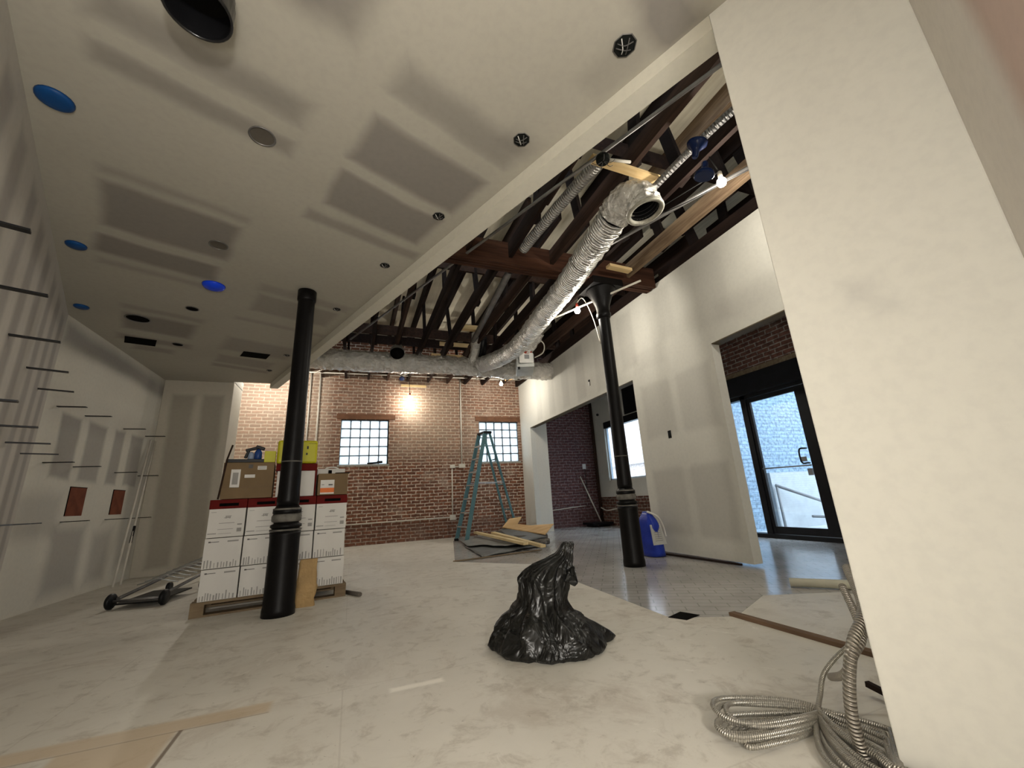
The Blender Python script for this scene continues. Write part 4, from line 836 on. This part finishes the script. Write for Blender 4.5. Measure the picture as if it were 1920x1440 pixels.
for k in range(14):
    a=random.uniform(0,6.28); r_=random.uniform(0,.10); g.obox((3.12+r_*math.cos(a),6.85+r_*1.2*math.sin(a),.05+random.uniform(0,.06)),(.09,.05,.05),Matrix.Rotation(a,3,'Z')@Matrix.Rotation(a*.7,3,'X'))
tag(obj('crumpled_rag',g,plain('grey rag',(.17,.16,.145),.8,0,.3,12,.5),bevel=.012),'crumpled grey rag at the near end of the lumber pile','rag')
# ================================================================ TRASH BAG
tb=thing('trash_bag','black plastic trash bag slumped in the middle of the floor','bag',(1.05,2.42,0))
bc=Vector((1.125,2.45,0)); ex=Vector((.934,-.354,0)).normalized(); ey=Vector((.354,.934,0)).normalized()
prof=[(0,-.0,.325,.27),(.02,-.0,.345,.29),(.05,.0,.33,.28),(.10,-.015,.285,.25),(.15,-.025,.225,.21),(.195,-.03,.17,.16),(.245,-.025,.148,.13),(.30,-.02,.148,.13),(.36,-.01,.158,.13),(.405,.015,.155,.12),(.44,.05,.12,.10),(.465,.09,.085,.08),(.49,.12,.055,.055),(.52,.135,.045,.045),(.545,.145,.042,.04),(.56,.15,.025,.02)]
g=B(); NS=96; rings=[]; NP=44
def pint(f):
    x=f*(len(prof)-1); i=min(int(x),len(prof)-2); t=x-i; return [prof[i][k]*(1-t)+prof[i+1][k]*t for k in range(4)]
for i in range(NP+1):
    z,ox,rx_,ry_=pint(i/NP); rr_=[]
    for k in range(NS):
        a=2*PI*k/NS; d_=Vector((math.cos(a),math.sin(a),0))
        tw=a+z*1.3
        fold=abs(noise.noise(Vector((math.cos(tw)*2.1,math.sin(tw)*2.1,z*1.6+3))))
        fold2=abs(noise.noise(Vector((math.cos(tw)*5.5,math.sin(tw)*5.5,z*4.5+9))))
        fine_=noise.noise(Vector((d_.x*6,d_.y*6,z*22)))*1.6
        m_=1+.40*(fold-.28)+.26*(fold2-.22)+.04*fine_
        if z<.09: m_=1+(m_-1)*.6
        if z<.12:
            for aa,am in ((.12,.13),(PI-.05,.10),(-1.2,.03)):
                dd_=abs((a-aa+PI)%(2*PI)-PI); m_+=am*max(0,1-dd_/.22)*(1-z/.12)
        p=bc+ex*(ox+rx_*m_*d_.x)+ey*(ry_*m_*d_.y+.02*z); p.z=z+.02*(fold2-.2)*min(1,z*8)+.002; rr_.append(g.b.verts.new(p))
    rings.append(rr_)
for i in range(NP):
    for k in range(NS): f=g.b.faces.new((rings[i][k],rings[i][(k+1)%NS],rings[i+1][(k+1)%NS],rings[i+1][k])); f.smooth=True
g.b.faces.new(rings[0][::-1]); g.b.faces.new(rings[-1]); obj('bag_body',g,M_bag,tb)
g=B(); 
fp=[(.06,.40),(.13,.42),(.165,.44),(.175,.35),(.15,.335),(.09,.37)]
top=[bc+ex*u+ey*(-.06-.02*i%2)+Vector((0,0,z)) for i,(u,z) in enumerate(fp)]; bot=[p+ey*.05 for p in top]
vt=[g.b.verts.new(p) for p in top]; vb=[g.b.verts.new(p) for p in bot]; g.b.faces.new(vt); g.b.faces.new(vb[::-1])
for i in range(6): g.b.faces.new((vt[i],vb[i],vb[(i+1)%6],vt[(i+1)%6]))
obj('loose_flap',g,M_bag,tb,bevel=.008)
# ================================================================ CABLE COIL
T0=Vector((1.615,1.24,.03)); cp_=[]
def lobe(dx,dy,w,l,h,z0,n=28):
    d=Vector((dx,dy,0)).normalized(); s_=Vector((-d.y,d.x,0)); out=[]
    for i in range(n+1):
        a=2*PI*i/n; al=l*(1-math.cos(a))/2; sd=w*math.sin(a)*(.25+.75*((1-math.cos(a))/2)**.6)
        out.append(T0+d*al+s_*sd+Vector((0,0,z0-T0.z+h*math.sin(a/2)+.004*math.sin(3*a+w*30))))
    return out
rnd=random.Random(3)
for k in range(8):
    cp_+=lobe(-.39+rnd.uniform(-.02,.02),.105+.025*k-.10+rnd.uniform(-.03,.03),.045+.011*k,.37+rnd.uniform(-.05,.05),.010,.010+.006*k)[:-1]
    cp_+=lobe(-.30+.035*k+rnd.uniform(-.03,.03),-.36+rnd.uniform(-.04,.04),.05+.010*((k*3)%8),.36+rnd.uniform(-.07,.09),.012,.009+.006*k)[:-1]
cp_+=smoothpath([T0+Vector((0,0,.03)),(1.67,1.265,.075),(1.76,1.29,.13),(1.90,1.27,.20),(2.05,1.2,.27)],8)
def clearp(p):
    s_=CA*p.x+SA*p.y; t_=-SA*p.x+CA*p.y
    if t_<.31 and s_>1.70: return st(1.70,t_,max(.0085,p.z))
    return Vector((p.x,p.y,max(.0085,p.z)))
g=B(); g.tube([clearp(p) for p in cp_],.0085,10); tag(obj('coiled_cable',g,M_cable),'coil of grey metal clad cable lying on the floor in the foreground','cable')
g=B(); g.tube(smoothpath([(1.90,1.20,.50),(1.66,1.03,.42),(1.50,.985,.355),(1.455,.99,.275),(1.447,1.005,.185),(1.465,1.02,.10),(1.50,1.03,.03),(1.525,1.02,.018),(1.56,.99,.018)],10),.017,14); tag(obj('flexible_conduit',g,M_flexc),'thick ribbed steel conduit bending up from the floor by the pier edge','conduit')
g=B(); g.tube(smoothpath([(1.92,1.25,.42),(1.70,1.08,.33),(1.60,1.06,.28),(1.62,1.12,.2),(1.8,1.3,.1)],8),.014,12); tag(obj('flexible_conduit',g,M_flexc),'second ribbed steel conduit just behind the thick one beside the pier','conduit')
# ================================================================ FLOOR BITS
g=B(); g.slab([(2.42,2.36,.022),(2.47,2.36,.022),(2.47,1.0,.022),(2.42,1.0,.022)],.022); tag(obj('threshold_strip',g,wood('dirty threshold',(.22,.14,.09),(.13,.085,.055),.8)),'brown wooden edge strip on the floor leading to the pier','strip')
g=B(); g.slab([(2.475,2.33,.004),(3.05,2.6,.004),(3.6,2.35,.004),(3.4,1.0,.004),(2.475,.6,.004)],.008); tag(obj('protection_sheet',g,M_floor),'grey protection sheet on the entry floor right of the wooden strip','board')
g=B(); g.slab([(2.06,2.54,.003),(2.22,2.60,.003),(2.27,2.47,.003),(2.12,2.43,.003)],.003); tag(obj('floor_hole_patch',g,M_dark),'flat black patch for the hole at the corner of the floor board','offcut')  # flat black sheet added in place of a hole in the floor
g=B(); g.tube([(3.50,2.70,.03),(4.1,2.0,.03)],.035,20); tag(obj('plastic_pipe',g,plain('pale plastic pipe',(.55,.53,.42),.4)),'pale round pipe lying on the entry floor','pipe')
tag(obj('wall_offcut',B().bar((1.95,1.05,.02),(2.0,1.30,.04),.02,.02),M_joist),'dark wooden offcut leaning behind the pier near the conduits','offcut')
g=B(); g.slab([(1.40,6.23,.012),(1.44,6.19,.012),(2.9,6.42,.012),(2.9,6.46,.012)],.012); tag(obj('floor_batten',g,M_pallet),'thin batten on the floor before the plastic sheeting','strip')
